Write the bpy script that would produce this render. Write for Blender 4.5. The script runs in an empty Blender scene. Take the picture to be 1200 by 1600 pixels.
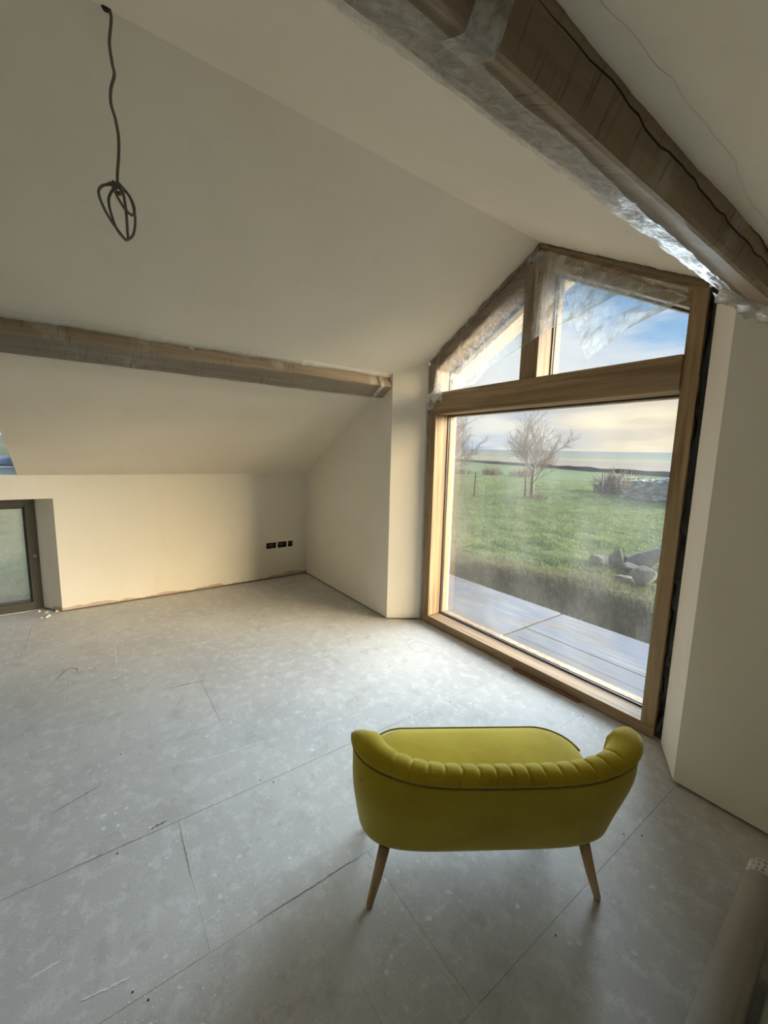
import bpy, bmesh, math, random
import numpy as np
from mathutils import Vector, Matrix, noise as mnoise

random.seed(7)
rng = np.random.default_rng(7)
S = bpy.context.scene
COL = S.collection

# ------------------------------------------------------------------ camera
cam_d = bpy.data.cameras.new('camera')
cam = bpy.data.objects.new('camera', cam_d)
COL.objects.link(cam)
R_ = Vector((0.58138204, 0.81327083, 0.0241967))
U_ = Vector((-0.12592685, 0.06056075, 0.99018929))
F_ = Vector((-0.8038267, 0.57872528, -0.13762156))
m = Matrix((R_, U_, -F_)).transposed().to_4x4()
m.translation = Vector((0, 0, 1.6))
cam.matrix_world = m
cam_d.sensor_fit = 'HORIZONTAL'
cam_d.sensor_width = 36
cam_d.lens = 641.89 * 36 / 1200
cam_d.clip_start = 0.02
cam_d.clip_end = 8000
S.camera = cam

# ------------------------------------------------------------------ view
S.view_settings.view_transform = 'Standard'
S.view_settings.look = 'None'
S.view_settings.gamma = 1
S.view_settings.use_curve_mapping = False
S.view_settings.exposure = 0.56

# ------------------------------------------------------------------ sun
SUN_AZ, SUN_EL = math.radians(51), math.radians(7.5)
sun_dir = Vector((math.sin(SUN_AZ) * math.cos(SUN_EL), math.cos(SUN_AZ) * math.cos(SUN_EL), math.sin(SUN_EL)))
def add_sun(name, d, col, strength, angle):
    l = bpy.data.lights.new(name, 'SUN')
    l.color = col; l.energy = strength; l.angle = math.radians(angle)
    o = bpy.data.objects.new(name, l); COL.objects.link(o)
    o.rotation_euler = Vector(d).to_track_quat('Z', 'Y').to_euler()
    return o
add_sun('veiled_low_sun', sun_dir, (1.0, 0.78, 0.49), 14.5, 40)
add_sun('added_cool_fill_sun', (0.13, 0.94, 0.16), (0.76, 0.88, 1.0), 13.6, 82)  # added wide cool fill, brightens the room beyond what the visible sky gives

# ------------------------------------------------------------------ world
W = bpy.data.worlds.new('sky'); S.world = W; W.use_nodes = True
nt = W.node_tree; nt.nodes.clear()
def N(t, **kw):
    n = nt.nodes.new(t)
    for k, v in kw.items(): setattr(n, k, v)
    return n
def wm(op, a, b=None, clamp=False):
    n = N('ShaderNodeMath', operation=op, use_clamp=clamp)
    for i, x in enumerate((a, b)):
        if x is None: continue
        if isinstance(x, (int, float)): n.inputs[i].default_value = x
        else: nt.links.new(x, n.inputs[i])
    return n.outputs[0]
def wramp(val, lo, hi):
    n = N('ShaderNodeMapRange', interpolation_type='SMOOTHSTEP')
    nt.links.new(val, n.inputs[0]); n.inputs[1].default_value = lo; n.inputs[2].default_value = hi
    return n.outputs[0]
def wmix(f, a, b):
    n = N('ShaderNodeMix', data_type='RGBA')
    if isinstance(f, float): n.inputs[0].default_value = f
    else: nt.links.new(f, n.inputs[0])
    for i, x in ((6, a), (7, b)):
        if isinstance(x, tuple): n.inputs[i].default_value = (*x, 1)
        else: nt.links.new(x, n.inputs[i])
    return n.outputs[2]
geo = N('ShaderNodeNewGeometry')
neg = N('ShaderNodeVectorMath', operation='SCALE'); neg.inputs[3].default_value = -1
nt.links.new(geo.outputs['Incoming'], neg.inputs[0])
sep = N('ShaderNodeSeparateXYZ'); nt.links.new(neg.outputs[0], sep.inputs[0])
z = sep.outputs[2]
dot = N('ShaderNodeVectorMath', operation='DOT_PRODUCT')
nt.links.new(neg.outputs[0], dot.inputs[0]); dot.inputs[1].default_value = sun_dir
mp = N('ShaderNodeMapping'); mp.inputs['Scale'].default_value = (1.0, 1.0, 3.4)
nt.links.new(neg.outputs[0], mp.inputs[0])
nz = N('ShaderNodeTexNoise'); nz.inputs['Scale'].default_value = 2.6; nz.inputs['Detail'].default_value = 7; nz.inputs['Roughness'].default_value = 0.55
nt.links.new(mp.outputs[0], nz.inputs[0])
base = wmix(wramp(z, 0.1, 0.55), (0.30, 0.56, 0.88), (0.18, 0.42, 0.82))
cl = wramp(nz.outputs[0], 0.55, 0.68)
low = wm('SUBTRACT', 1.0, wramp(wm('ADD', z, wm('MULTIPLY', wm('SUBTRACT', nz.outputs[0], 0.5), -0.35)), 0.18, 0.27))
cl = wm('MAXIMUM', wm('MULTIPLY', cl, 0.9), wm('MULTIPLY', low, 0.92))
c1 = wmix(cl, base, (0.92, 0.93, 0.95))
# grey-blue layer just above the horizon, warmed towards the sun
haze = wm('SUBTRACT', 1.0, wramp(z, 0.09, 0.20))
mp2 = N('ShaderNodeMapping'); mp2.inputs['Scale'].default_value = (2.2, 2.2, 12)
nt.links.new(neg.outputs[0], mp2.inputs[0])
nz2 = N('ShaderNodeTexNoise'); nz2.inputs['Scale'].default_value = 2.2; nz2.inputs['Detail'].default_value = 6
nt.links.new(mp2.outputs[0], nz2.inputs[0])
bank = wmix(wramp(nz2.outputs[0], 0.38, 0.62), (0.46, 0.60, 0.84), (0.84, 0.88, 0.94))
warm = wmix(wramp(nz2.outputs[0], 0.36, 0.64), (0.86, 0.74, 0.60), (1.12, 0.97, 0.70))
sd = wramp(wm('ADD', dot.outputs['Value'], wm('MULTIPLY', wm('SUBTRACT', nz2.outputs[0], 0.5), 0.25)), -0.16, 0.30)
c2 = wmix(haze, c1, wmix(sd, bank, warm))
bg = N('ShaderNodeBackground'); nt.links.new(c2, bg.inputs[0]); bg.inputs[1].default_value = 0.64
out = N('ShaderNodeOutputWorld'); nt.links.new(bg.outputs[0], out.inputs[0])

# ================================================================== helpers
def thing(name, label, cat, loc=(0, 0, 0), rotz=0, group=None, kind=None):
    o = bpy.data.objects.new(name, None); COL.objects.link(o)
    o.empty_display_size = .1
    o.location = loc; o.rotation_euler = (0, 0, rotz)
    tag(o, label, cat, group, kind)
    return o
def tag(o, label=None, cat=None, group=None, kind=None):
    if label: o['label'] = label
    if cat: o['category'] = cat
    if group: o['group'] = group
    if kind: o['kind'] = kind
    return o
class MB:
    def __init__(s): s.v = []; s.f = []
    def add(s, vs, fs):
        b = len(s.v); s.v += [tuple(map(float, p)) for p in vs]; s.f += [tuple(i + b for i in f) for f in fs]; return s
    def box(s, x0, x1, y0, y1, z0, z1):
        return s.add([(x0,y0,z0),(x1,y0,z0),(x1,y1,z0),(x0,y1,z0),(x0,y0,z1),(x1,y0,z1),(x1,y1,z1),(x0,y1,z1)],
                     [(0,3,2,1),(4,5,6,7),(0,1,5,4),(1,2,6,5),(2,3,7,6),(3,0,4,7)])
    def hexa(s, bot, top):
        """bot, top: equally long rings of 3D points"""
        n = len(bot)
        fs = [tuple(range(n))[::-1], tuple(range(n, 2*n))] + [(i, (i+1) % n, n+(i+1) % n, n+i) for i in range(n)]
        return s.add(list(bot)+list(top), fs)
    def tube(s, pts, rads, k=8, cap=True):
        pts = [Vector(p) for p in pts]; n = len(pts)
        if isinstance(rads, (int, float)): rads = [rads]*n
        t0 = (pts[1]-pts[0]).normalized()
        a = t0.orthogonal().normalized(); vs = []
        for i, p in enumerate(pts):
            t = (pts[min(i+1, n-1)]-pts[max(i-1, 0)]).normalized()
            a = (a - t*a.dot(t)).normalized(); b = t.cross(a)
            for j in range(k):
                an = 2*math.pi*j/k
                vs.append(p + (a*math.cos(an)+b*math.sin(an))*rads[i])
        fs = [(i*k+j, i*k+(j+1) % k, (i+1)*k+(j+1) % k, (i+1)*k+j) for i in range(n-1) for j in range(k)]
        if cap: fs += [tuple(range(k))[::-1], tuple(range((n-1)*k, n*k))]
        return s.add(vs, fs)
    def grid(s, rows, close=False):
        """rows: list of lists of points"""
        nu, nv = len(rows), len(rows[0])
        vs = [p for r in rows for p in r]
        fs = [(i*nv+j, i*nv+j+1, (i+1)*nv+j+1, (i+1)*nv+j) for i in range(nu-1) for j in range(nv-1)]
        if close: fs += [(i*nv+nv-1, i*nv, (i+1)*nv, (i+1)*nv+nv-1) for i in range(nu-1)]
        return s.add(vs, fs)
    def build(s, name, mat, parent=None, smooth=False, bevel=0, origin=None, segs=2, fixn=True):
        me = bpy.data.meshes.new(name)
        off = Vector((0, 0, 0))
        if origin is not None: off = Vector(origin)
        elif parent is not None and parent.rotation_euler.z == 0 and not parent.get('local'):
            q = parent
            while q: off = off + q.location; q = q.parent
        me.from_pydata([(p[0]-off.x, p[1]-off.y, p[2]-off.z) for p in s.v], [], s.f)
        if bevel or fixn:
            bm = bmesh.new(); bm.from_mesh(me)
            bmesh.ops.recalc_face_normals(bm, faces=bm.faces[:])
            if bevel:
                bmesh.ops.bevel(bm, geom=[e for e in bm.edges if e.is_manifold and e.calc_face_angle(0) > .35], offset=bevel, segments=segs, affect='EDGES', profile=.6, clamp_overlap=True)
            bm.to_mesh(me); bm.free()
        if smooth:
            me.polygons.foreach_set('use_smooth', [True]*len(me.polygons))
        me.materials.append(mat)
        o = bpy.data.objects.new(name, me); COL.objects.link(o)
        if parent is not None: o.parent = parent
        if origin is not None and parent is None: o.location = off
        return o
def copy_tree(o, parent=None):
    c = o.copy(); COL.objects.link(c); c.parent = parent
    for ch in list(o.children): copy_tree(ch, c)
    return c
def fbm(x, y, z=0., o=4):
    return mnoise.fractal((x, y, z), 1.0, 2.0, o)
def sstep(a, b, x):
    t = min(1, max(0, (x-a)/(b-a))); return t*t*(3-2*t)

# ------------------------------------------------------------------ materials
class MT:
    """tiny node helper"""
    def __init__(s, name):
        s.m = bpy.data.materials.new(name); s.m.use_nodes = True
        s.t = s.m.node_tree; s.t.nodes.clear()
        s.o = s.t.nodes.new('ShaderNodeOutputMaterial')
        s.b = s.t.nodes.new('ShaderNodeBsdfPrincipled')
        s.t.links.new(s.b.outputs[0], s.o.inputs[0])
        s.tc = s.t.nodes.new('ShaderNodeTexCoord')
    def n(s, t, **kw):
        n = s.t.nodes.new(t)
        for k, v in kw.items(): setattr(n, k, v)
        return n
    def put(s, x, sock):
        if isinstance(x, (int, float)): sock.default_value = x
        elif isinstance(x, tuple): sock.default_value = (*x, 1) if len(x) == 3 and sock.type == 'RGBA' else x
        else: s.t.links.new(x, sock)
    def co(s, scale=(1, 1, 1), rot=(0, 0, 0), which='Object', loc=(0, 0, 0)):
        m_ = s.n('ShaderNodeMapping'); m_.inputs['Scale'].default_value = scale; m_.inputs['Rotation'].default_value = rot; m_.inputs['Location'].default_value = loc
        s.t.links.new(s.tc.outputs[which], m_.inputs[0]); return m_.outputs[0]
    def pos(s, scale=(1, 1, 1), rot=(0, 0, 0), loc=(0, 0, 0)):
        g = s.n('ShaderNodeNewGeometry')
        m_ = s.n('ShaderNodeMapping'); m_.inputs['Scale'].default_value = scale; m_.inputs['Rotation'].default_value = rot; m_.inputs['Location'].default_value = loc
        s.t.links.new(g.outputs['Position'], m_.inputs[0]); return m_.outputs[0]
    def noise(s, co, scale=5, detail=4, rough=.55, dist=0):
        n = s.n('ShaderNodeTexNoise'); n.inputs['Scale'].default_value = scale; n.inputs['Detail'].default_value = detail
        n.inputs['Roughness'].default_value = rough; n.inputs['Distortion'].default_value = dist
        s.t.links.new(co, n.inputs[0]); return n.outputs[0]
    def voro(s, co, scale=5, feature='F1', rnd=1, out=0):
        n = s.n('ShaderNodeTexVoronoi', feature=feature); n.inputs['Scale'].default_value = scale; n.inputs['Randomness'].default_value = rnd
        s.t.links.new(co, n.inputs[0]); return n.outputs[out]
    def ramp(s, val, lo, hi, a=0., b=1.):
        n = s.n('ShaderNodeMapRange', interpolation_type='SMOOTHSTEP')
        s.put(val, n.inputs[0])
        for i, x in ((1, lo), (2, hi), (3, a), (4, b)): n.inputs[i].default_value = x
        return n.outputs[0]
    def mix(s, f, a, b, blend='MIX'):
        n = s.n('ShaderNodeMix', data_type='RGBA', blend_type=blend)
        s.put(f, n.inputs[0]); s.put(a, n.inputs[6]); s.put(b, n.inputs[7]); return n.outputs[2]
    def math(s, op, a, b=0., c=None):
        n = s.n('ShaderNodeMath', operation=op); s.put(a, n.inputs[0]); s.put(b, n.inputs[1])
        if c is not None: s.put(c, n.inputs[2])
        return n.outputs[0]
    def xyz(s, co):
        n = s.n('ShaderNodeSeparateXYZ'); s.t.links.new(co, n.inputs[0]); return n.outputs
    def bump(s, h, strength=.3, dist=.01):
        n = s.n('ShaderNodeBump'); n.inputs['Strength'].default_value = strength; n.inputs['Distance'].default_value = dist
        s.t.links.new(h, n.inputs['Height']); s.t.links.new(n.outputs[0], s.b.inputs['Normal'])
    def set(s, col=None, rough=None, **kw):
        if col is not None: s.put(col, s.b.inputs['Base Color'])
        if rough is not None: s.put(rough, s.b.inputs['Roughness'])
        for k, v in kw.items(): s.put(v, s.b.inputs[k.replace('_', ' ')])
        return s
def flat(name, col, rough=.6, **kw):
    t = MT(name); n = t.noise(t.co(), 30, 3)
    t.set(t.mix(n, tuple(c*.85 for c in col), tuple(min(1, c*1.12) for c in col)), rough, **kw); return t.m

def m_plaster(name, a, b, z_raw=False):
    t = MT(name)
    p = t.pos()
    n1 = t.noise(p, 1.3, 4); n2 = t.noise(t.pos((1, 1, .35)), 6, 4); n3 = t.noise(p, 120, 2)
    col = t.mix(t.ramp(n1, .3, .7), a, b)
    col = t.mix(t.math('MULTIPLY', t.ramp(n2, .55, .75), .25), col, tuple(c*.9 for c in a))
    if z_raw:
        zz = t.xyz(p)[2]
        edge = t.math('ADD', zz, t.math('MULTIPLY', t.math('SUBTRACT', t.noise(t.pos((1, 1, .4)), 3.5, 5, .6), .5), -.16))
        col = t.mix(t.ramp(edge, .028, .040), (.58, .44, .33), col)
    t.set(col, .75)
    t.bump(t.math('ADD', t.math('MULTIPLY', n3, .25), n2), .10, .006)
    return t.m
M_WALL = m_plaster('cream_mist_coat_plaster', (.80, .745, .635), (.84, .79, .69), True)
M_GABLE = m_plaster('cream_gable_plaster', (.80, .745, .645), (.84, .79, .70))
M_CEIL = m_plaster('cream_ceiling_plaster', (.81, .735, .60), (.85, .78, .65))

def m_oak(name, axis, dark=0., grey=0.):
    t = MT(name)
    sc = {'x': (.6, 14, 14), 'y': (14, .6, 14), 'z': (14, 14, .6)}[axis]
    sc2 = tuple(s*.22 for s in sc); sc3 = tuple(s*4 if s > 1 else s*6 for s in sc)
    n1 = t.noise(t.pos(sc), 1.6, 6, .65, .4); n2 = t.noise(t.pos(sc2), 2.2, 3); n3 = t.noise(t.pos(sc3), 1.5, 4, .7)
    k = 1-dark
    c = t.mix(t.ramp(n1, .3, .72), (.19*k, .115*k, .058*k), (.46*k, .315*k, .17*k))
    c = t.mix(t.math('MULTIPLY', t.ramp(n2, .45, .72), .5), c, (.34*k, .24*k, .145*k))
    c = t.mix(t.math('MULTIPLY', t.ramp(n3, .60, .75), .45), c, (.12*k, .078*k, .042*k))
    if grey:
        c = t.mix(grey, c, (.36, .315, .25))
        st = t.noise(t.pos(tuple(s*.5 for s in (3, 3, 3))), 3, 5)
        c = t.mix(t.math('MULTIPLY', t.ramp(st, .55, .7), .5), c, (.50, .46, .39))
    h = t.math('ADD', n1, t.math('MULTIPLY', n3, .6))
    if grey:
        sw = t.noise(t.pos((6, 75, 6), (0, .0, .12)), 1., 3, .6)
        c = t.mix(t.math('MULTIPLY', t.math('MULTIPLY', t.ramp(sw, .55, .68), t.ramp(t.noise(t.pos(), 3.5, 3), .4, .6)), .65), c, (.06, .045, .03))
        h = t.math('ADD', h, t.math('MULTIPLY', sw, -1.2))
    t.set(c, .62); t.bump(h, .35, .004)
    return t.m
M_OAKX, M_OAKZ, M_OAKY = m_oak('oak_along_x', 'x'), m_oak('oak_along_z', 'z'), m_oak('oak_along_y', 'y')
M_PURL = m_oak('weathered_oak_purlin', 'y', .12, .38)
M_BLACK = flat('black_membrane', (.012, .013, .016), .35)
M_GASKET = flat('black_rubber_gasket', (.015, .015, .015), .5)
M_FOAM = flat('dirty_expanding_foam', (.26, .19, .115), .9)
M_ALU = flat('dark_bronze_window_metal', (.085, .08, .062), .45)
M_STEEL = flat('galvanised_steel', (.17, .18, .19), .6, Metallic=.2)
M_SCREW = flat('dark_screw_steel', (.03, .028, .026), .5)
M_DARK = flat('dark_wall_cavity', (.02, .017, .014), .9)
M_CAULK = flat('white_plaster_smear', (.68, .64, .56), .8)

def m_glass(name, haze=.03):
    t = MT(name)
    t.t.nodes.remove(t.b)
    tr = t.n('ShaderNodeBsdfTransparent'); gl = t.n('ShaderNodeBsdfGlossy'); gl.inputs['Roughness'].default_value = .02
    d0 = t.n('ShaderNodeBsdfDiffuse'); d0.inputs[0].default_value = (.9, .9, .9, 1)
    d1 = t.n('ShaderNodeBsdfTranslucent'); d1.inputs[0].default_value = (.9, .9, .9, 1)
    df = t.n('ShaderNodeMixShader'); df.inputs[0].default_value = .45
    t.t.links.new(d0.outputs[0], df.inputs[1]); t.t.links.new(d1.outputs[0], df.inputs[2])
    tr.inputs[0].default_value = (.97, .985, .975, 1)
    fr = t.n('ShaderNodeFresnel'); fr.inputs[0].default_value = 1.45
    m1 = t.n('ShaderNodeMixShader'); t.put(t.math('MULTIPLY', fr.outputs[0], .4), m1.inputs[0])
    t.t.links.new(tr.outputs[0], m1.inputs[1]); t.t.links.new(gl.outputs[0], m1.inputs[2])
    p = t.pos()
    smear = t.ramp(t.noise(t.pos((1, 1, .5)), 3.0, 5), .35, .75, haze*.5, haze*1.8)
    v = t.voro(p, 90); drops = t.math('MULTIPLY', t.ramp(v, .16, .10), t.ramp(t.noise(t.pos(loc=(3, 0, 0)), 1.4, 2), .52, .66))
    fac = t.math('ADD', smear, t.math('MULTIPLY', drops, .22))
    m2 = t.n('ShaderNodeMixShader'); t.put(fac, m2.inputs[0])
    t.t.links.new(m1.outputs[0], m2.inputs[1]); t.t.links.new(df.outputs[0], m2.inputs[2])
    t.t.links.new(m2.outputs[0], t.o.inputs[0])
    return t.m
M_GLASS = m_glass('dusty_window_glass', .027)
M_GLASS2 = m_glass('misted_window_glass', .16)

def m_poly(name, opac=.3, tint=(.93, .95, .96), rough=.18):
    t = MT(name); t.t.nodes.remove(t.b)
    p = t.pos()
    w = t.noise(t.pos((1, 1, 1)), 22, 5, .62, 1.2); w2 = t.noise(p, 85, 3)
    bmp = t.n('ShaderNodeBump'); bmp.inputs['Strength'].default_value = .5; bmp.inputs['Distance'].default_value = .008
    t.put(t.math('ADD', w, t.math('MULTIPLY', w2, .3)), bmp.inputs['Height'])
    tr = t.n('ShaderNodeBsdfTransparent'); tr.inputs[0].default_value = (*tint, 1)
    gl = t.n('ShaderNodeBsdfGlossy'); gl.inputs['Roughness'].default_value = rough
    df = t.n('ShaderNodeBsdfDiffuse'); df.inputs[0].default_value = (.85, .85, .83, 1)
    tl = t.n('ShaderNodeBsdfTranslucent'); tl.inputs[0].default_value = (.85, .87, .88, 1)
    for s_ in (gl, df, tl): t.t.links.new(bmp.outputs[0], s_.inputs['Normal'])
    a = t.n('ShaderNodeMixShader'); a.inputs[0].default_value = .6
    t.t.links.new(df.outputs[0], a.inputs[1]); t.t.links.new(tl.outputs[0], a.inputs[2])
    b = t.n('ShaderNodeMixShader'); t.put(t.ramp(w, .35, .7, opac*.55, opac*1.5), b.inputs[0])
    t.t.links.new(tr.outputs[0], b.inputs[1]); t.t.links.new(a.outputs[0], b.inputs[2])
    fr = t.n('ShaderNodeFresnel'); fr.inputs[0].default_value = 1.5; t.t.links.new(bmp.outputs[0], fr.inputs['Normal'])
    c = t.n('ShaderNodeMixShader'); t.put(t.math('MULTIPLY', fr.outputs[0], .55), c.inputs[0])
    t.t.links.new(b.outputs[0], c.inputs[1]); t.t.links.new(gl.outputs[0], c.inputs[2])
    t.t.links.new(c.outputs[0], t.o.inputs[0])
    return t.m
M_POLY = m_poly('clear_polythene', .24)
M_POLYW = m_poly('milky_polythene_wrap', .55, rough=.25)
M_TAPE = m_poly('translucent_tape', .68, (.9, .9, .86), .45)

def m_floor():
    t = MT('dusty_grey_chipboard')
    p = t.pos()
    big = t.noise(p, .9, 4); med = t.noise(p, 13, 8, .72); fine = t.noise(p, 150, 3, .7)
    c = t.mix(t.ramp(big, .3, .7), (.49, .48, .465), (.60, .59, .57))
    c = t.mix(t.math('MULTIPLY', t.ramp(med, .48, .62), .5), c, (.72, .715, .70))
    c = t.mix(t.math('MULTIPLY', t.ramp(t.noise(t.pos(loc=(5, 2, 0)), 6.5, 9, .75), .52, .64), .5), c, (.42, .40, .37))
    c = t.mix(t.math('MULTIPLY', t.ramp(fine, .52, .70), .45), c, (.33, .31, .28))
    # plaster splats
    dn = t.n('ShaderNodeVectorMath', operation='ADD'); sc_ = t.n('ShaderNodeVectorMath', operation='SCALE'); sc_.inputs[3].default_value = .05
    nn = t.n('ShaderNodeTexNoise'); nn.inputs['Scale'].default_value = 9; t.t.links.new(p, nn.inputs[0])
    t.t.links.new(nn.outputs[1], sc_.inputs[0]); t.t.links.new(p, dn.inputs[0]); t.t.links.new(sc_.outputs[0], dn.inputs[1])
    v = t.voro(dn.outputs[0], 16); mask = t.ramp(t.noise(t.pos(loc=(1, 7, 0)), 2.2, 3), .44, .62)
    c = t.mix(t.math('MULTIPLY', t.math('MULTIPLY', t.ramp(v, .17, .09), mask), .7), c, (.86, .855, .83))
    v2 = t.voro(dn.outputs[0], 55)
    c = t.mix(t.math('MULTIPLY', t.math('MULTIPLY', t.ramp(v2, .16, .09), mask), .8), c, (.88, .875, .85))
    # long scuffs
    s1 = t.noise(t.pos((38, 2.2, 1), (0, 0, .35)), 1.0, 3); s2 = t.noise(t.pos((2, 40, 1), (0, 0, .5)), 1.0, 3)
    c = t.mix(t.math('MULTIPLY', t.math('MULTIPLY', t.ramp(s1, .70, .76), mask), .5), c, (.82, .81, .78))
    c = t.mix(t.math('MULTIPLY', t.ramp(s2, .72, .78), .5), c, (.26, .24, .21))
    t.set(c, t.ramp(med, .3, .7, .46, .66), Specular_IOR_Level=.22)
    t.bump(t.math('ADD', fine, t.math('MULTIPLY', med, .8)), .12, .003)
    return t.m
M_FLOOR = m_floor()

# ================================================================== room shell
RX, RZ, KX, KZ = -1.83, 3.035, -4.943, 1.338      # ridge, knee wall
SL = (RZ-KZ)/(RX-KX)
RKX = RX + (RX-KX)
Y0, Y1 = -3.9, 2.298                              # back gable, front gable (inner faces)
YO = 2.95                                         # outer face of front gable
def cz(x): return RZ - SL*abs(x-RX)

# floor of chipboard sheets
JX = [-5.25, -4.69, -4.11, -3.53, -2.95, -2.37, -1.79, -1.21, -0.63, -0.05, 0.53, 1.11, 1.50]
floor_base = MB().box(-5.3, 1.5, Y0-.1, 2.74, -.20, -.025).build('floor', M_DARK)
tag(floor_base, 'bare grey chipboard sheet floor under plaster dust', None, None, 'structure')
ends = {6: .224, 7: .83, 5: -.75, 4: .55, 8: -.4, 3: -.2, 9: 1.0, 2: .9, 1: -.5, 10: .2, 0: 0.3, 11: -.3}
PW, GAP = 2.4, .0004
for i in range(len(JX)-1):
    e0 = ends[i]; ys = [e0]
    while ys[0] > Y0: ys.insert(0, ys[0]-PW)
    while ys[-1] < 2.57: ys.append(ys[-1]+PW)
    for a, b in zip(ys[:-1], ys[1:]):
        a2, b2 = max(a, Y0-.05)+GAP, min(b, 2.60)-GAP
        if b2-a2 < .05: continue
        x0, x1 = JX[i]+GAP, JX[i+1]-GAP
        dz = rng.uniform(-.0012, 0.0)
        MB().hexa([(x0,a2,-.022),(x1,a2,-.022),(x1,b2,-.022),(x0,b2,-.022)],
                  [(x0,a2,dz),(x1,a2,dz),(x1,b2,dz),(x0,b2,dz)]).build('floor_panel', M_FLOOR, floor_base, bevel=.0005, segs=1)
sc = MB()
for x in JX[1:-1]:
    for y in np.arange(-3.6, 2.5, .60):
        for s_ in (-.025, .025):
            if random.random() < .62:
                px, py = x+s_+random.uniform(-.006, .006), y+random.uniform(-.05, .05)
                sc.tube([(px, py, -.004), (px, py, .0012)], .0032, 8)
o = sc.build('screw_heads', M_SCREW, floor_base); o['kind'] = 'stuff'

# scuffs, plaster drags and a pencilled ring on the boards
M_DRAG = flat('plaster_drag', (.74, .73, .70), .9); M_SCUFF = flat('dark_scuff', (.22, .20, .175), .9); M_PENCIL = flat('pencil_line', (.26, .25, .25), .8)
def streak(name, pts, w, mat, seed):
    b = MB(); rows = []
    P = np.array(pts, float); d = np.r_[0, np.cumsum(np.hypot(*np.diff(P, axis=0).T))]; n = 26
    for i in range(n+1):
        t_ = d[-1]*i/n; x, y = np.interp(t_, d, P[:, 0]), np.interp(t_, d, P[:, 1])
        e = min(len(P)-2, int(np.searchsorted(d, t_, 'right')-1)); tx, ty = P[e+1]-P[e]; L = math.hypot(tx, ty)
        hw = w*.5*(.35+.9*abs(fbm(i*.7, seed)))*(1-.8*abs(2*i/n-1)**3); nx, ny = -ty/L, tx/L; j = .004*fbm(i*.5, seed+3)
        rows.append([(x+nx*(j-hw), y+ny*(j-hw), .0004), (x+nx*(j+hw), y+ny*(j+hw), .0004)])
    return b.grid(rows).build(name, mat, floor_base, fixn=False)
for k, (pts, w, mt) in enumerate([([(-1.307, .183), (-1.316, .269)], .006, M_DRAG), ([(-1.449, -.241), (-1.454, -.165)], .012, M_DRAG), ([(-2.181, .19), (-2.10, .46), (-2.074, .733)], .008, M_DRAG),
        ([(-3.831, .09), (-3.469, .081)], .012, M_DRAG), ([(-1.30, -.12), (-1.28, .02)], .012, M_DRAG), ([(-1.06, .826), (-.914, .81), (-.801, .812), (-.637, .828)], .003, M_DRAG)]):
    streak('plaster_drag', pts, w, mt, k*2.1)
for k, (pts, w) in enumerate([([(-2.137, -.225), (-2.205, -.05)], .010), ([(-2.94, .32), (-2.902, .596)], .012), ([(-1.811, .11), (-1.817, .188)], .014), ([(-3.468, -.27), (-3.58, -.23), (-3.606, -.19), (-3.56, -.15), (-3.50, -.164)], .016), ([(-1.792, -.2), (-1.788, .22)], .005), ([(-1.212, .38), (-1.209, .81)], .006), ([(-1.77, .226), (-1.60, .224), (-1.49, .222)], .004)]):
    streak('scuff', pts, w, M_SCUFF, 20+k*1.7)
b = MB(); rows = []
for i in range(41):
    an = 2*math.pi*i/40; rr = .088
    rows.append([(-2.473+rr*k_*math.cos(an), 2.185+rr*k_*math.sin(an), .0004) for k_ in (.985, 1.015)])
b.grid(rows).build('pencil_ring', M_PENCIL, floor_base, fixn=False)

# knee wall on the left with a low window and socket holes
wl = MB()
WB = .014
NY0, NY1, NZ = -1.62, -.29, 1.118                 # niche
FY0, FY1, FX = -1.47, -.445, -5.14                # window frame opening plane
XB = -4.992                                       # depth of the socket layer
def layer(y0, y1, z0, z1): wl.box(XB, KX, y0, y1, z0, z1)
holes = [(1.755, 1.882), (1.902, 2.022), (2.040, 2.103)]
HZ0, HZ1 = .394, .468
prev = NY1
for a, b in holes:
    layer(prev, a, HZ0, HZ1); prev = b
layer(prev, Y1+.3, HZ0, HZ1)
layer(NY1, Y1+.3, WB, HZ0); layer(NY1, Y1+.3, HZ1, KZ)
fr = (FX-XB)/(FX-KX)
ym = FY1 + (NY1-FY1)*fr
# behind the layer, with splayed jamb
def ring(pts, z): return [(x, y, z) for x, y in pts]
pr = [(XB, Y1+.3), (XB, NY1-.002), (XB, ym), (FX, FY1), (-5.32, FY1), (-5.32, Y1+.3)]
wl.hexa(ring(pr, WB), ring(pr, KZ))
wl.hexa(ring([(KX, NY1), (XB, NY1), (XB, ym)], WB), ring([(KX, NY1), (XB, NY1), (XB, ym)], KZ))
pl = [(KX, Y0-.2), (KX, NY0), (FX, FY0), (-5.32, FY0), (-5.32, Y0-.2)]
wl.hexa(ring(pl, WB), ring(pl, KZ))
wl.hexa([(KX, NY0, NZ), (KX, NY1, NZ), (FX, FY1, NZ-.01), (FX, FY0, NZ-.01)], [(KX, NY0, KZ), (KX, NY1, KZ), (FX, FY1, KZ), (FX, FY0, KZ)])
wl.box(-5.32, FX, FY0, FY1, NZ-.01, KZ)
tag(wl.build('wall_left', M_WALL), kind='structure')

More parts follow.
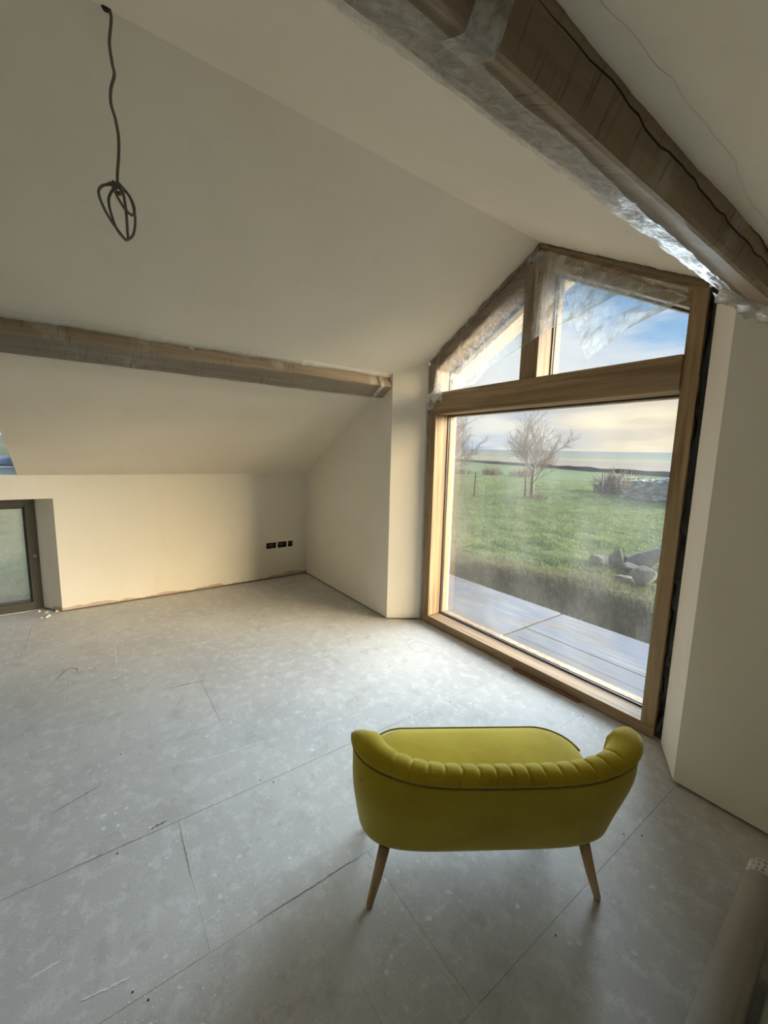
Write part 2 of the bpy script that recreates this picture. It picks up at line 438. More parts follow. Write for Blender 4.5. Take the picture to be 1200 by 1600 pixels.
# gable wall, two leaves with splayed reveals
def gable_leaf(name, pts):
    b = MB(); n = len(pts)
    b.hexa([(x, y, WB) for x, y in pts], [(x, y, cz(x)+.06) for x, y in pts])
    return tag(b.build(name, M_GABLE), kind='structure')
GL, GLW, GR, GRW = -3.104, -2.928, -.646, -.800
gable_leaf('wall_front', [(KX-.3, Y1), (GL, Y1), (GLW, 2.56), (GLW, YO), (KX-.3, YO)])
gable_leaf('wall_front_2', [(GR, Y1), (RKX+.2, Y1), (RKX+.2, YO), (GRW, YO), (GRW, 2.56)])
wr = MB().box(RKX, RKX+.35, Y0-.2, Y1+.3, WB, KZ); tag(wr.build('wall_right', M_WALL), kind='structure')
wb = MB().hexa([(KX-.3, Y0, 0), (RX, Y0, 0), (RKX+.3, Y0, 0), (RKX+.3, Y0-.2, 0), (RX, Y0-.2, 0), (KX-.3, Y0-.2, 0)],
               [(KX-.3, Y0, KZ-.1), (RX, Y0, RZ+.06), (RKX+.3, Y0, KZ-.1), (RKX+.3, Y0-.2, KZ-.1), (RX, Y0-.2, RZ+.06), (KX-.3, Y0-.2, KZ-.1)])
tag(wb.build('wall_back', M_WALL), kind='structure')

# ceiling: two slopes, roof window opening in the left one
cb = MB()
T = .30
nl = Vector((-SL, 0, 1)).normalized()*T; nr = Vector((SL, 0, 1)).normalized()*T
def slope_piece(xa, xb, ya, yb, nv):
    q = [Vector((xa, ya, cz(xa))), Vector((xb, ya, cz(xb))), Vector((xb, yb, cz(xb))), Vector((xa, yb, cz(xa)))]
    cb.hexa(q, [p+nv for p in q])
SY0, SY1, SXT = -1.34, -.525, -4.02                # roof window opening
slope_piece(KX-.38, RX, Y0-.25, SY0, nl)
slope_piece(SXT, RX, SY0, SY1, nl)
slope_piece(KX-.38, KX-.31, SY0, SY1, nl)
slope_piece(KX-.38, RX, SY1, YO+.25, nl)
slope_piece(RX, RKX+.4, Y0-.25, YO+.25, nr)
q = [Vector((RX-.001, Y0-.25, RZ)), Vector((RX+.001, Y0-.25, RZ)), Vector((RX, Y0-.25, RZ))]
cb.hexa([(RX, Y0-.25, RZ), (RX+nr.x, Y0-.25, RZ+nr.z), (RX, Y0-.25, RZ+T*1.3), (RX+nl.x, Y0-.25, RZ+nl.z)],
        [(RX, YO+.25, RZ), (RX+nr.x, YO+.25, RZ+nr.z), (RX, YO+.25, RZ+T*1.3), (RX+nl.x, YO+.25, RZ+nl.z)])
tag(cb.build('ceiling', M_CEIL), kind='structure')

# ------------------------------------------------------------------ oak gable window
wn = thing('window_1', 'large gabled oak frame window with transom and king post', None, ((-2.905-.845)/2, 2.575, 0), kind='structure')
FYA, FYB = 2.575, 2.727
LX0, LX1, RX0, RX1 = -2.905, -2.815, -.922, -.845
PX0, PX1 = -1.945, -1.803
TZ0, TZ1, SZ = 1.975, 2.162, .074
HD = .125
def cz2(x): return cz(x)-.022
MB().box(LX0, RX1, FYA, FYB, .004, SZ).build('sill', M_OAKX, wn, bevel=.004)
MB().box(LX0, LX1, FYA+.002, FYB, SZ+.001, cz2(LX0)-.005).build('jamb', M_OAKZ, wn, bevel=.004)
MB().box(RX0, RX1, FYA+.002, FYB, SZ+.001, cz2(RX1)-.005).build('jamb', M_OAKZ, wn, bevel=.004)
MB().box(LX0+.03, RX0, FYA-.012, FYB, TZ0, TZ1).build('transom', M_OAKX, wn, bevel=.006)
MB().hexa([(PX0, FYA, TZ1), (PX1, FYA, TZ1), (PX1, FYB, TZ1), (PX0, FYB, TZ1)],
          [(PX0, FYA, cz2(PX0)-.03), (PX1, FYA, cz2(PX1)-.03), (PX1, FYB, cz2(PX1)-.03), (PX0, FYB, cz2(PX0)-.03)]).build('king_post', M_OAKZ, wn, bevel=.004)
def raked(xa, xb, d0, d1, ya, yb):
    b = MB(); z = cz2
    b.hexa([(xa, ya, z(xa)-d1), (xb, ya, z(xb)-d1), (xb, yb, z(xb)-d1), (xa, yb, z(xa)-d1)],
           [(xa, ya, z(xa)-d0), (xb, ya, z(xb)-d0), (xb, yb, z(xb)-d0), (xa, yb, z(xa)-d0)])
    return b
raked(LX0+.005, PX0+.02, 0, HD, FYA+.004, FYB).build('raked_head', M_OAKX, wn, bevel=.004)
raked(PX1-.02, RX1-.005, 0, HD, FYA+.004, FYB).build('raked_head', M_OAKX, wn, bevel=.004)
GB = .012
def pane_outline(which):
    if which == 'main': return [(LX1, SZ), (RX0, SZ), (RX0, TZ0), (LX1, TZ0)]
    if which == 'l': return [(LX1, TZ1), (PX0, TZ1), (PX0, cz2(PX0)-HD), (LX1, cz2(LX1)-HD)]
    return [(PX1, TZ1), (RX0, TZ1), (RX0, cz2(RX0)-HD), (PX1, cz2(PX1)-HD)]
def inset(poly, d):
    n = len(poly); res = []
    for i in range(n):
        p, q, r = Vector(poly[i-1]), Vector(poly[i]), Vector(poly[(i+1) % n])
        e1, e2 = (q-p).normalized(), (r-q).normalized()
        n1, n2 = Vector((-e1.y, e1.x)), Vector((-e2.y, e2.x))
        k = (n1+n2); k = k/(k.dot(n1)); res.append(tuple(q+k*d))
    return res
def frame_ring(poly, d, ya, yb):
    b = MB(); inn = inset(poly, d); n = len(poly)
    for i in range(n):
        j = (i+1) % n
        qd = [poly[i], poly[j], inn[j], inn[i]]
        b.hexa([(x, ya, zz) for x, zz in qd], [(x, yb, zz) for x, zz in qd])
    return b
for w_ in ('main', 'l', 'r'):
    P = pane_outline(w_)
    o_ = inset(P, -.01)
    pane = MB().hexa([(x, 2.742, zz) for x, zz in o_], [(x, 2.750, zz) for x, zz in o_]).build('pane', M_GLASS, wn)
    frame_ring(P, .009, FYB+.001, 2.741).build('gasket', M_GASKET, pane)
    frame_ring(inset(P, -.05), .062, 2.752, 2.815).build('outer_bead', M_OAKZ, wn, bevel=.003)
tag(wn)
# masonry upstand below sill outside and black membrane in the gaps
MB().box(GLW, GRW, 2.60, YO, -1.2, -.03).build('wall_front_3', M_CAULK)['kind'] = 'structure'
def crumple_strip(xa, xb, y, za, zb, amp, seed, name, mat, parent=None):
    b = MB(); rows = []
    nz_ = int((zb-za)/.025)
    for i in range(nz_+1):
        zz = za+(zb-za)*i/nz_; r = []
        for j in range(5):
            x = xa+(xb-xa)*j/4
            r.append((x, y+amp*fbm(x*30+seed, zz*9, seed), zz))
        rows.append(r)
    b.grid(rows); return b.build(name, mat, parent, smooth=True)
mg = thing('damp_proof_membrane', 'black crumpled membrane in the gap right of the oak frame', 'membrane', (-.82, 2.59, 0))
crumple_strip(-.8445, -.800, 2.600, .01, cz(-.82)-.01, .030, 3, 'strip', M_BLACK, mg)
MB().box(-.8445, -.800, 2.66, 2.72, .01, 2.45).build('backing', M_BLACK, mg)
mg = thing('damp_proof_membrane', 'black membrane in the thin gap left of the oak frame', 'membrane', (-2.917, 2.59, 0))
crumple_strip(-2.9275, -2.9055, 2.600, .01, cz(-2.91)-.01, .018, 8, 'strip', M_BLACK, mg)
MB().box(-2.9275, -2.9055, 2.66, 2.72, .01, 2.4).build('backing', M_BLACK, mg)

# foam beads along the heads
def foam_bead(xa, xb, label):
    b = MB(); pts = []; rr = []
    n = 60
    for i in range(n+1):
        x = xa+(xb-xa)*i/n
        pts.append((x, FYA-.004+.012*fbm(x*9, 1.3), cz(x)-.016+.006*fbm(x*14, 4.1)))
        rr.append(.014+.010*max(-.6, fbm(x*22, 7.7)))
    b.tube(pts, rr, 7)
    return tag(b.build('foam_bead', M_FOAM, None, smooth=True, origin=((xa+xb)/2, FYA, cz((xa+xb)/2))), label, 'foam seal')
foam_bead(LX0, RX-.005, 'brown foam bead along the left raked head')
foam_bead(RX+.005, RX1, 'brown foam bead along the right raked head')

# packer strip on the floor in front of the sill
tag(MB().hexa([(-1.80, 2.535, .001), (-1.28, 2.548, .001), (-1.28, 2.573, .001), (-1.80, 2.573, .001)],
          [(-1.80, 2.538, .012), (-1.28, 2.550, .014), (-1.28, 2.573, .014), (-1.80, 2.573, .012)]).build('packer_strip', flat('reddish_packer_wood', (.20, .095, .045), .7), None, bevel=.002, origin=(-1.54, 2.555, .001)),
    'thin reddish wooden packer strip along the foot of the oak sill', 'wood strip')

# ------------------------------------------------------------------ low window in the knee wall
w2 = thing('window_2', 'low dark metal framed window in the knee wall niche', None, (FX, (FY0+FY1)/2, 0), kind='structure')
fo = [(FY0, .012), (FY1, .012), (FY1, NZ-.012), (FY0, NZ-.012)]
def ringYZ(poly, d, xa, xb):
    b = MB(); inn = inset(poly, d)
    for i in range(4):
        j = (i+1) % 4; qd = [poly[i], poly[j], inn[j], inn[i]]
        b.hexa([(xa, y, zz) for y, zz in qd], [(xb, y, zz) for y, zz in qd])
    return b
ringYZ(fo, .075, -5.20, -5.130).build('frame', M_ALU, w2, bevel=.004)
ii = inset(fo, .074)
ringYZ(ii, .022, -5.19, -5.150).build('sash', M_ALU, w2, bevel=.003)
sash = [c for c in w2.children if c.name.startswith('sash')][0]
i3 = inset(fo, .09)
MB().hexa([(-5.178, y, zz) for y, zz in i3], [(-5.172, y, zz) for y, zz in i3]).build('pane', M_GLASS2, sash)
hb = MB()
for k in range(5):
    a = k*1.25
    hb.tube([(-5.128, -.475, .545), (-5.118-.004*k, -.475+.016*math.cos(a), .545+.02*math.sin(a))], [.012, .004], 6)
hb.build('handle_wrapping', M_POLYW, sash, smooth=True)
tag(MB().box(-5.13, FX+.004, FY0, FY1, -.02, .006).build('floor_niche', M_FLOOR), kind='structure')

# ------------------------------------------------------------------ roof window
w3 = thing('window_3', 'roof window with pale reveal in the left ceiling slope', None, (-4.6, (SY0+SY1)/2, cz(-4.6)), kind='structure')
ux = Vector((1, 0, SL)).normalized(); un = Vector((-SL, 0, 1)).normalized()
def sp(x, y, d): p = Vector((x, y, cz(x)))+un*d; return tuple(p)
xa, xb = KX-.20, SXT-.02
def slope_ring(x0, x1, y0, y1, wdt, d0, d1):
    b = MB()
    for (a0, a1, c0, c1) in ((x0, x0+wdt, y0, y1), (x1-wdt, x1, y0, y1), (x0+wdt, x1-wdt, y0, y0+wdt), (x0+wdt, x1-wdt, y1-wdt, y1)):
        b.hexa([sp(a0, c0, d0), sp(a1, c0, d0), sp(a1, c1, d0), sp(a0, c1, d0)], [sp(a0, c0, d1), sp(a1, c0, d1), sp(a1, c1, d1), sp(a0, c1, d1)])
    return b
M_RWF = flat('pale_grey_roof_window_frame', (.42, .45, .48), .4)
slope_ring(xa, xb, SY0, SY1, .045, .20, .29).build('frame', M_RWF, w3, bevel=.004)
MB().hexa([sp(xa+.03, SY0+.03, .25), sp(xb-.03, SY0+.03, .25), sp(xb-.03, SY1-.03, .25), sp(xa+.03, SY1-.03, .25)],
          [sp(xa+.03, SY0+.03, .258), sp(xb-.03, SY0+.03, .258), sp(xb-.03, SY1-.03, .258), sp(xa+.03, SY1-.03, .258)]).build('pane', M_GLASS, w3)
MB().hexa([(KX-.001, SY0, KZ-.002), (KX-.001, SY1, KZ-.002), (KX-.32, SY1, KZ+.045), (KX-.32, SY0, KZ+.045)],
          [(KX-.001, SY0, KZ+.004), (KX-.001, SY1, KZ+.004), (KX-.32, SY1, KZ+.06), (KX-.32, SY0, KZ+.06)]).build('sill', M_CEIL, w3)

# ------------------------------------------------------------------ purlins (set square to the slopes)
def purlin(side, xc, label, seed, w_=.196, pr_=.108):
    """xc: x where the face nearer the ridge/eave (upper contact) meets the plaster"""
    u = Vector((1, 0, SL if side < 0 else -SL)).normalized()      # along the slope, towards +x
    nd = Vector((SL if side < 0 else -SL, 0, -1)).normalized()    # into the room
    A = Vector((xc, 0, cz(xc)))
    root = thing('roof_purlin', label, 'beam', (A.x, (Y0+Y1)/2, A.z))
    s = -1
    rows = []
    ny = 70
    sec = [(0, -.10), (0, .02), (0, pr_-.016), (.003, pr_-.004), (.014, pr_), (w_*.5, pr_), (w_-.014, pr_), (w_-.003, pr_-.004), (w_, pr_-.016), (w_, .02), (w_, -.10)]
    for i in range(ny+1):
        y = Y0+.02+(Y1+.03-Y0)*i/ny; r = []
        for k, (a, d) in enumerate(sec):
            wob = .006*fbm(y*1.1, k*.9+seed, seed)+.003*fbm(y*5, k*1.7, seed)
            p = A-u*(a+wob*(1 if k > 5 else -1)) + nd*(d+wob*.7)
            r.append((p.x, y, p.z))
        rows.append(r)
    b = MB().grid(rows, close=True)
    n = len(sec); tot = len(b.v)
    b.f.append(tuple(range(n))); b.f.append(tuple(range(tot-n, tot)))
    b.build('timber', M_PURL, root, smooth=False)
    return root, A, u, nd, w_, pr_
def pst(A, u, nd, a, d, y): p = A-u*a+nd*d; return (p.x, y, p.z)
PRr, AR, uR, nR, wR, pR = purlin(1, -.418, 'rough sawn oak purlin running overhead above the sofa', 2., .182, .099)
PLr, AL, uL, nL, wL, pL = purlin(-1, -3.158, 'long oak purlin along the left slope over the knee wall', 9.)
def crack(A, u, nd, d0, d1, ya, yb, seed, parent, wd=.0018):
    b = MB(); rows = []
    for i in range(41):
        t_ = i/40; y = ya+(yb-ya)*t_; d = d0+(d1-d0)*t_+.010*fbm(y*6, seed)
        hw = wd*(1-abs(2*t_-1)**3)+.0004
        rows.append([pst(A, u, nd, -.0075, d-hw, y), pst(A, u, nd, -.0075, d+hw, y)])
    b.grid(rows); return b.build('shake_crack', M_DARK, parent)
crack(AR, uR, nR, .030, .055, .55, 1.95, 4., PRr)
crack(AR, uR, nR, .02, .035, 1.5, 2.25, 6., PRr)
# polythene wrap under the right purlin, tape bands
def wrap(A, u, nd, a_f, d, ya, yb, amp, name, mat, parent, seed, na=9, fy=30.):
    """a_f(t)->(a0,a1) extents across the face"""
    b = MB(); rows = []; ny = int((yb-ya)/.02)
    for i in range(ny+1):
        t_ = i/ny; y = ya+(yb-ya)*t_; a0, a1 = a_f(t_); r = []
        for j in range(na):
            a = a0+(a1-a0)*j/(na-1)
            r.append(pst(A, u, nd, a, d+amp*(.6+fbm(a*40, y*9, seed))+amp*.5*fbm(a*90, y*fy, seed+3), y))
        rows.append(r)
    b.grid(rows); return b.build(name, mat, parent, smooth=True)
rw = thing('polythene_wrap', 'milky crumpled polythene stapled under the overhead purlin', 'plastic wrap', (AR.x-.1, .9, AR.z-.1))
wrap(AR, uR, nR, lambda t_: (.012+.085*sstep(.25, .95, t_)-.02*sstep(.0, .25, t_)+.03, .178), pR+.006, -.6, 2.25, .005, 'sheet', M_POLYW, rw, 1.)
# crumpled end against the wall
b = MB(); rows = []
for i in range(15):
    r = []
    for j in range(18):
        a = -.02+.235*j/17; y = 2.05+.235*i/14
        r.append(pst(AR, uR, nR, a, pR+.015+.028*(.5+fbm(a*16, y*14, 5.5))*sstep(0, 5, i), y))
    rows.append(r)
b.grid(rows).build('crumpled_end', M_POLY, rw, smooth=True)
def tape(A, u, nd, w_, pr_, ya, yb, label, over=.07, under=.11, skew=.0):
    b = MB(); e = .0125
    sec = [(-e, pr_-over-.06), (-e, pr_-over), (-e, pr_-.01), (-e+.003, pr_+e-.002), (.012, pr_+e), (under*.6, pr_+e), (under, pr_+e)]
    rows = [[pst(A, u, nd, a, d, y+skew*(k-3)) for k, (a, d) in enumerate(sec)] for y in np.linspace(ya, yb, 6)]
    b.grid(rows)
    c = rows[2][3]
    return tag(b.build('tape_strip', M_TAPE, None, smooth=True, origin=c), label, 'tape')
tape(AR, uR, nR, wR, pR, .447, .508, 'wide translucent tape band round the overhead purlin', .10, .05)
# left purlin wrap + tape + plaster smears
lw = thing('polythene_wrap', 'thin clear polythene clinging to the left purlin', 'plastic wrap', (AL.x-.1, 1.0, AL.z-.1))
wrap(AL, uL, nL, lambda t_: (.006, .199), pL+.006, -1.1, 2.27, .004, 'sheet', m_poly('thin_clear_polythene', .10), lw, 12.)
def smear(A, u, nd, a, d, y, s_, seed):
    b = MB(); pts = []
    for i in range(9):
        an = 2*math.pi*i/9; r = s_*(.7+.5*abs(fbm(an*1.3, seed)))
        pts.append((a+.55*r*math.cos(an), y+1.6*r*math.sin(an)))
    b.hexa([pst(A, u, nd, aa, d, yy) for aa, yy in pts], [pst(A, u, nd, aa*1.0, d+.008, yy) for aa, yy in pts])
    return b
# ragged plaster lip along the top of the left purlin
b = MB(); rows = []
for i in range(200):
    y = -.9+3.2*i/199
    e = .004+.014*max(0, fbm(y*3.1, 2.2)+.25)+.010*max(0, fbm(y*13, 5.)-.1)
    rows.append([pst(AL, uL, nL, -.03-e, .000, y), pst(AL, uL, nL, -.022-e*.7, .006+e*.5, y), pst(AL, uL, nL, -.002, .010+e, y), pst(AL, uL, nL, .004, .006+e, y)])
tag(b.grid(rows).build('plaster_lip', M_CAULK, None, smooth=True, origin=(AL.x, .7, AL.z)), 'ragged pale plaster lip along the top of the left purlin', 'plaster')
b = MB(); rows = []
for i in range(160):
    y = -.4+2.68*i/159
    e = .012+.03*max(0, fbm(y*2.3, 8.2)+.2)+.012*max(0, fbm(y*15, 3.))
    rows.append([pst(AR, uR, nR, -.012-e*1.4, .0005, y), pst(AR, uR, nR, -.010-e*.8, .006, y), pst(AR, uR, nR, -.006, .010+e*.25, y), pst(AR, uR, nR, .004, .010+e*.2, y)])
tag(b.grid(rows).build('plaster_lip', M_CEIL, None, smooth=True, origin=(AR.x, .9, AR.z)), 'rough plaster lip where the overhead purlin meets the right slope', 'plaster')
tag(smear(AL, uL, nL, -.004, .03, .62, .014, 3.).build('plaster_splat', M_CAULK, None, origin=pst(AL, uL, nL, 0, .03, .62)), 'white plaster splat on the upper edge of the left purlin', 'plaster')
tape(AL, uL, nL, wL, pL, 2.16, 2.20, 'small clear tape tab at the gable end of the left purlin', .02, .15)

# ------------------------------------------------------------------ polythene over the upper panes
def lerp_poly(pts, n):
    P = np.array(pts, float); d = np.r_[0, np.cumsum(np.hypot(*np.diff(P, axis=0).T))]
    t_ = np.linspace(0, d[-1], n); return np.c_[np.interp(t_, d, P[:, 0]), np.interp(t_, d, P[:, 1])]
def sheet(top, bot, y, nu, nv, amp, seed, name, mat, parent, slack=.02):
    A_, B_ = lerp_poly(top, nu), lerp_poly(bot, nu); rows = []
    for i in range(nu):
        r = []
        for j in range(nv):
            t_ = j/(nv-1); p = A_[i]*(1-t_)+B_[i]*t_
            x, zz = p
            d = amp*fbm(x*5+zz*2, zz*7-x*2, seed)+amp*.5*fbm(x*16, zz*16, seed+2)+slack*math.sin(math.pi*t_)
            r.append((x, y+d, zz))
        rows.append(r)
    return MB().grid(rows).build(name, mat, parent, smooth=True)
ps = thing('polythene_sheet', 'clear wrinkled polythene taped across the upper gable panes', 'plastic sheet', (-1.87, 2.555, 2.3))
sheet([(-2.900, 2.43), (-2.758, 2.515), (-2.28, 2.775), (-1.95, 2.952), (-1.86, 2.985)], [(-2.885, 1.955), (-2.80, 2.03), (-2.655, 2.150), (-2.332, 2.178), (-2.24, 2.263), (-1.93, 2.385), (-1.86, 2.405)], 2.548, 60, 26, .013, 1., 'left_sheet', M_POLY, ps)
sheet([(-1.86, 2.985), (-1.79, 2.965), (-1.659, 2.895), (-1.321, 2.70), (-1.041, 2.545), (-.93, 2.487)], [(-1.86, 2.405), (-1.80, 2.425), (-1.682, 2.46), (-1.513, 2.487), (-1.305, 2.543), (-1.10, 2.515), (-.93, 2.455)], 2.548, 60, 22, .012, 4., 'right_sheet', M_POLY, ps)
sheet([(-1.70, 2.86), (-1.30, 2.66), (-.925, 2.44)], [(-1.43, 2.208), (-1.30, 2.275), (-1.196, 2.341), (-1.0, 2.40), (-.922, 2.423)], 2.530, 50, 26, .012, 7., 'hanging_flap', M_POLY, ps, .012)
# gathered hems and fold lines
def hem(pts, y, r, seed):
    P = lerp_poly(pts, 50)
    MB().tube([(x, y+.012*fbm(x*7, zz*7, seed), zz+.004*fbm(x*30, seed)) for x, zz in P], [r*(.6+.8*abs(fbm(i*.3, seed))) for i in range(50)], 5).build('fold', M_POLYW, ps, smooth=True)
hem([(-2.655, 2.150), (-2.332, 2.178), (-2.24, 2.263), (-1.93, 2.385), (-1.80, 2.425), (-1.682, 2.46), (-1.513, 2.487)], 2.546, .0026, 1.)
hem([(-2.43, 2.70), (-2.52, 2.50), (-2.66, 2.30), (-2.70, 2.18)], 2.542, .0035, 2.)
hem([(-2.74, 2.52), (-2.79, 2.35), (-2.82, 2.15)], 2.542, .0030, 5.)
hem([(-1.70, 2.86), (-1.43, 2.208)], 2.528, .0022, 3.)
hem([(-1.43, 2.208), (-1.30, 2.275), (-1.196, 2.341), (-1.0, 2.40), (-.922, 2.423)], 2.528, .0026, 4.)
hem([(-1.80, 2.94), (-1.805, 2.70), (-1.80, 2.43)], 2.545, .0022, 6.)
# gathered corner at left
b = MB(); rows = []
for i in range(16):
    r = []
    for j in range(14):
        x = -2.90+.20*i/15; zz = 2.19-.14*j/13-.04*math.sin(i*.4)
        r.append((x, 2.540+.03*fbm(x*18, zz*18, 2.)-.01, zz))
    rows.append(r)
b.grid(rows).build('gathered_corner', M_POLYW, ps, smooth=True)

# ------------------------------------------------------------------ pendant cable
pc = thing('pendant_cable', 'grey lighting cable hanging from the ridge with a tied coil', 'cable', (-1.82, .145, 3.03))
M_CAB = flat('grey_cable_sheath', (.16, .14, .11), .6)
X_ = -1.815
def yz(pts): return [(X_+.01*math.sin(3*i), y, z_) for i, (y, z_) in enumerate(pts)]
def smooth_path(pts, k=6):
    P = [Vector(p) for p in pts]; res = []
    for i in range(len(P)-1):
        p0, p1, p2, p3 = P[max(i-1, 0)], P[i], P[i+1], P[min(i+2, len(P)-1)]
        for j in range(k):
            t_ = j/k
            res.append(.5*((2*p1)+(p2-p0)*t_+(2*p0-5*p1+4*p2-p3)*t_*t_+(3*p1-p0-3*p2+p3)*t_**3))
    res.append(P[-1]); return res
cbl = [(X_, .138, 3.045), (X_, .150, 3.015), (X_, .149, 2.985), (X_-.005, .142, 2.93), (X_, .146, 2.87), (X_+.004, .150, 2.835), (X_, .138, 2.79), (X_, .136, 2.745), (X_+.004, .146, 2.70), (X_, .152, 2.65), (X_, .149, 2.59), (X_, .143, 2.54), (X_, .141, 2.505)]
MB().tube(smooth_path(cbl), .0048, 8).build('cable_drop', M_CAB, pc, smooth=True)
def loop(pts): return MB().tube(smooth_path(pts, 8), .0045, 7)
for pts in ([(X_, .136, 2.500), (X_+.012, .096, 2.475), (X_+.02, .084, 2.440), (X_+.01, .108, 2.385), (X_, .150, 2.335), (X_-.005, .160, 2.332), (X_-.012, .182, 2.36), (X_-.01, .190, 2.42), (X_, .175, 2.475), (X_, .140, 2.502)],
            [(X_, .136, 2.496), (X_-.02, .114, 2.455), (X_-.03, .122, 2.40), (X_-.02, .138, 2.355), (X_-.01, .162, 2.334), (X_, .163, 2.36), (X_+.02, .160, 2.42), (X_+.02, .153, 2.48), (X_, .142, 2.508)],
            [(X_, .138, 2.492), (X_+.02, .132, 2.462), (X_+.03, .155, 2.418), (X_+.025, .178, 2.405), (X_+.02, .186, 2.43), (X_+.01, .176, 2.468), (X_, .146, 2.506)]):
    loop(pts).build('coil_loop', M_CAB, pc, smooth=True)
MB().tube(smooth_path([(X_-.012, .118, 2.502), (X_+.012, .136, 2.490), (X_+.012, .150, 2.482), (X_-.012, .146, 2.478), (X_-.014, .130, 2.492), (X_+.012, .128, 2.498), (X_+.012, .148, 2.484)], 5), .006, 7).build('tie_wrap', M_CAB, pc, smooth=True)
MB().tube([(X_, .138, 3.044), (X_, .138, 3.020)], [.02, .012], 10).build('ceiling_hole_sleeve', M_DARK, pc, smooth=True)

# ------------------------------------------------------------------ socket back boxes
lbl = ['wide unfitted socket back box furthest from the gable corner', 'wide unfitted socket back box in the middle of the three', 'small unfitted back box nearest the gable corner']
M_WIRE = [flat('brown_wire', (.16, .07, .03), .5), flat('grey_wire', (.45, .43, .40), .5), flat('green_yellow_wire', (.20, .26, .05), .5)]
for k, (a, b_) in enumerate(holes):
    t = thing('socket_back_box', lbl[k], 'socket box', (KX-.04, (a+b_)/2, HZ0+.0005), group='unfitted socket boxes on the knee wall')
    a2, b2 = a+.001, b_-.001; z0, z1 = HZ0+.001, HZ1-.001
    bb = MB().box(KX-.046, KX-.043, a2, b2, z0, z1).box(KX-.043, KX-.003, a2, a2+.002, z0, z1).box(KX-.043, KX-.003, b2-.002, b2, z0, z1).box(KX-.043, KX-.003, a2+.002, b2-.002, z0, z0+.002).box(KX-.043, KX-.003, a2+.002, b2-.002, z1-.002, z1)
    bb.build('box', M_DARK, t)
    for j in range(3 if k < 2 else 2):
        y0_ = a+.018+.028*j; r_ = random.Random(k*7+j)
        pts = [(KX-.040, y0_, z0+.03), (KX-.022, y0_+.012, z0+.045+.01*r_.random()), (KX-.012, y0_+.024, z0+.034), (KX-.018, y0_+.018, z0+.02)]
        MB().tube(smooth_path(pts, 4), .0035, 6).build('wire', M_WIRE[(j+k) % 3], t, smooth=True)

# ------------------------------------------------------------------ sofa
SOFA_ROT = math.atan2(.842, .54)
sofa = thing('tub_sofa', 'small mustard yellow velvet tub sofa with fluted back and tapered wooden legs', 'sofa', (-.807, 1.075, 0), SOFA_ROT)
sofa['local'] = 1
def m_velvet():
    t = MT('mustard_velvet')
    n1 = t.noise(t.co(), 4, 5, .6); n2 = t.noise(t.co(), 30, 4); st = t.voro(t.co(loc=(.3, .1, 0)), 9)
    c = t.mix(t.ramp(n1, .3, .72), (.42, .305, .012), (.52, .40, .028))
    c = t.mix(t.math('MULTIPLY', t.ramp(st, .10, .05), t.ramp(n2, .45, .6)), c, (.26, .22, .05))
    t.set(c, .85, Sheen_Weight=.75, Sheen_Roughness=.35, Specular_IOR_Level=.15)
    t.b.inputs['Sheen Tint'].default_value = (.90, .96, .55, 1)
    t.bump(t.math('ADD', n1, t.math('MULTIPLY', n2, .3)), .12, .01)
    return t.m
M_VEL = m_velvet()
M_PIPE = flat('dark_mustard_piping', (.28, .19, .008), .8)
M_LEG = m_oak('beech_leg', 'z', -.25)
ZB = .185
def lp(a, b, t_): return a+(b-a)*t_
def plan(phi, z):
    """outer shell point at angle phi (pi..2pi), height z"""
    w_ = (z-ZB)/(.665-ZB); wc = max(0, w_)
    hw = lp(.483, .497, min(1, wc)); yb = lp(.012, -.172, wc**1.1); ya = lp(.30, .06, sstep(.05, .8, wc)); n = lp(5.0, 2.5, min(1, wc**.8))
    if w_ < .10:
        k = (1-w_/.10)**2*.022; hw -= k; yb += k*.8; ya -= k
    c, s_ = math.cos(phi), abs(math.sin(phi)); e = 2/n
    x = hw*math.copysign(abs(c)**e, c); y = ya-(ya-yb)*s_**e
    return Vector((x+.008+.014*(1-min(1, wc)), y, z))
def ztop(f):     # f: -1..1 across, 0 = middle of the back
    return .646+.042*sstep(.35, 1.0, abs(f))
NU = 440
phis = [math.pi+math.pi*i/(NU-1) for i in range(NU)]
ref = [plan(p, .62) for p in phis]
arc = np.r_[0, np.cumsum([(ref[i+1]-ref[i]).length for i in range(NU-1)])]
# resample by arc length
un_arc = np.linspace(0, arc[-1], NU); phis = list(np.interp(un_arc, arc, phis)); ARC = arc[-1]; arc = un_arc
def inward(i, z):
    a, b_ = plan(phis[max(0, i-1)], z), plan(phis[min(NU-1, i+1)], z)
    t_ = (b_-a).normalized(); return Vector((-t_.y, t_.x, 0))   # left of travel = inside
rows = []
SEAM = .060
for i in range(0, NU):
    f = 2*arc[i]/ARC-1; zs = ztop(f)-SEAM; r = []
    for k in range(15):
        t_ = k/14; zz = ZB+(zs-ZB)*(t_**1.25)
        p = plan(phis[i], zz)
        bulge = .012*math.sin(math.pi*t_)
        r.append(p-inward(i, zz)*bulge)
    rows.append(r)
sh = MB().grid(rows)
# underside
n_ = len(rows); base_i = len(sh.v)
sh.f.append(tuple(i*15 for i in range(n_))[::-1])
sh.build('outer_shell', M_VEL, sofa, smooth=True)
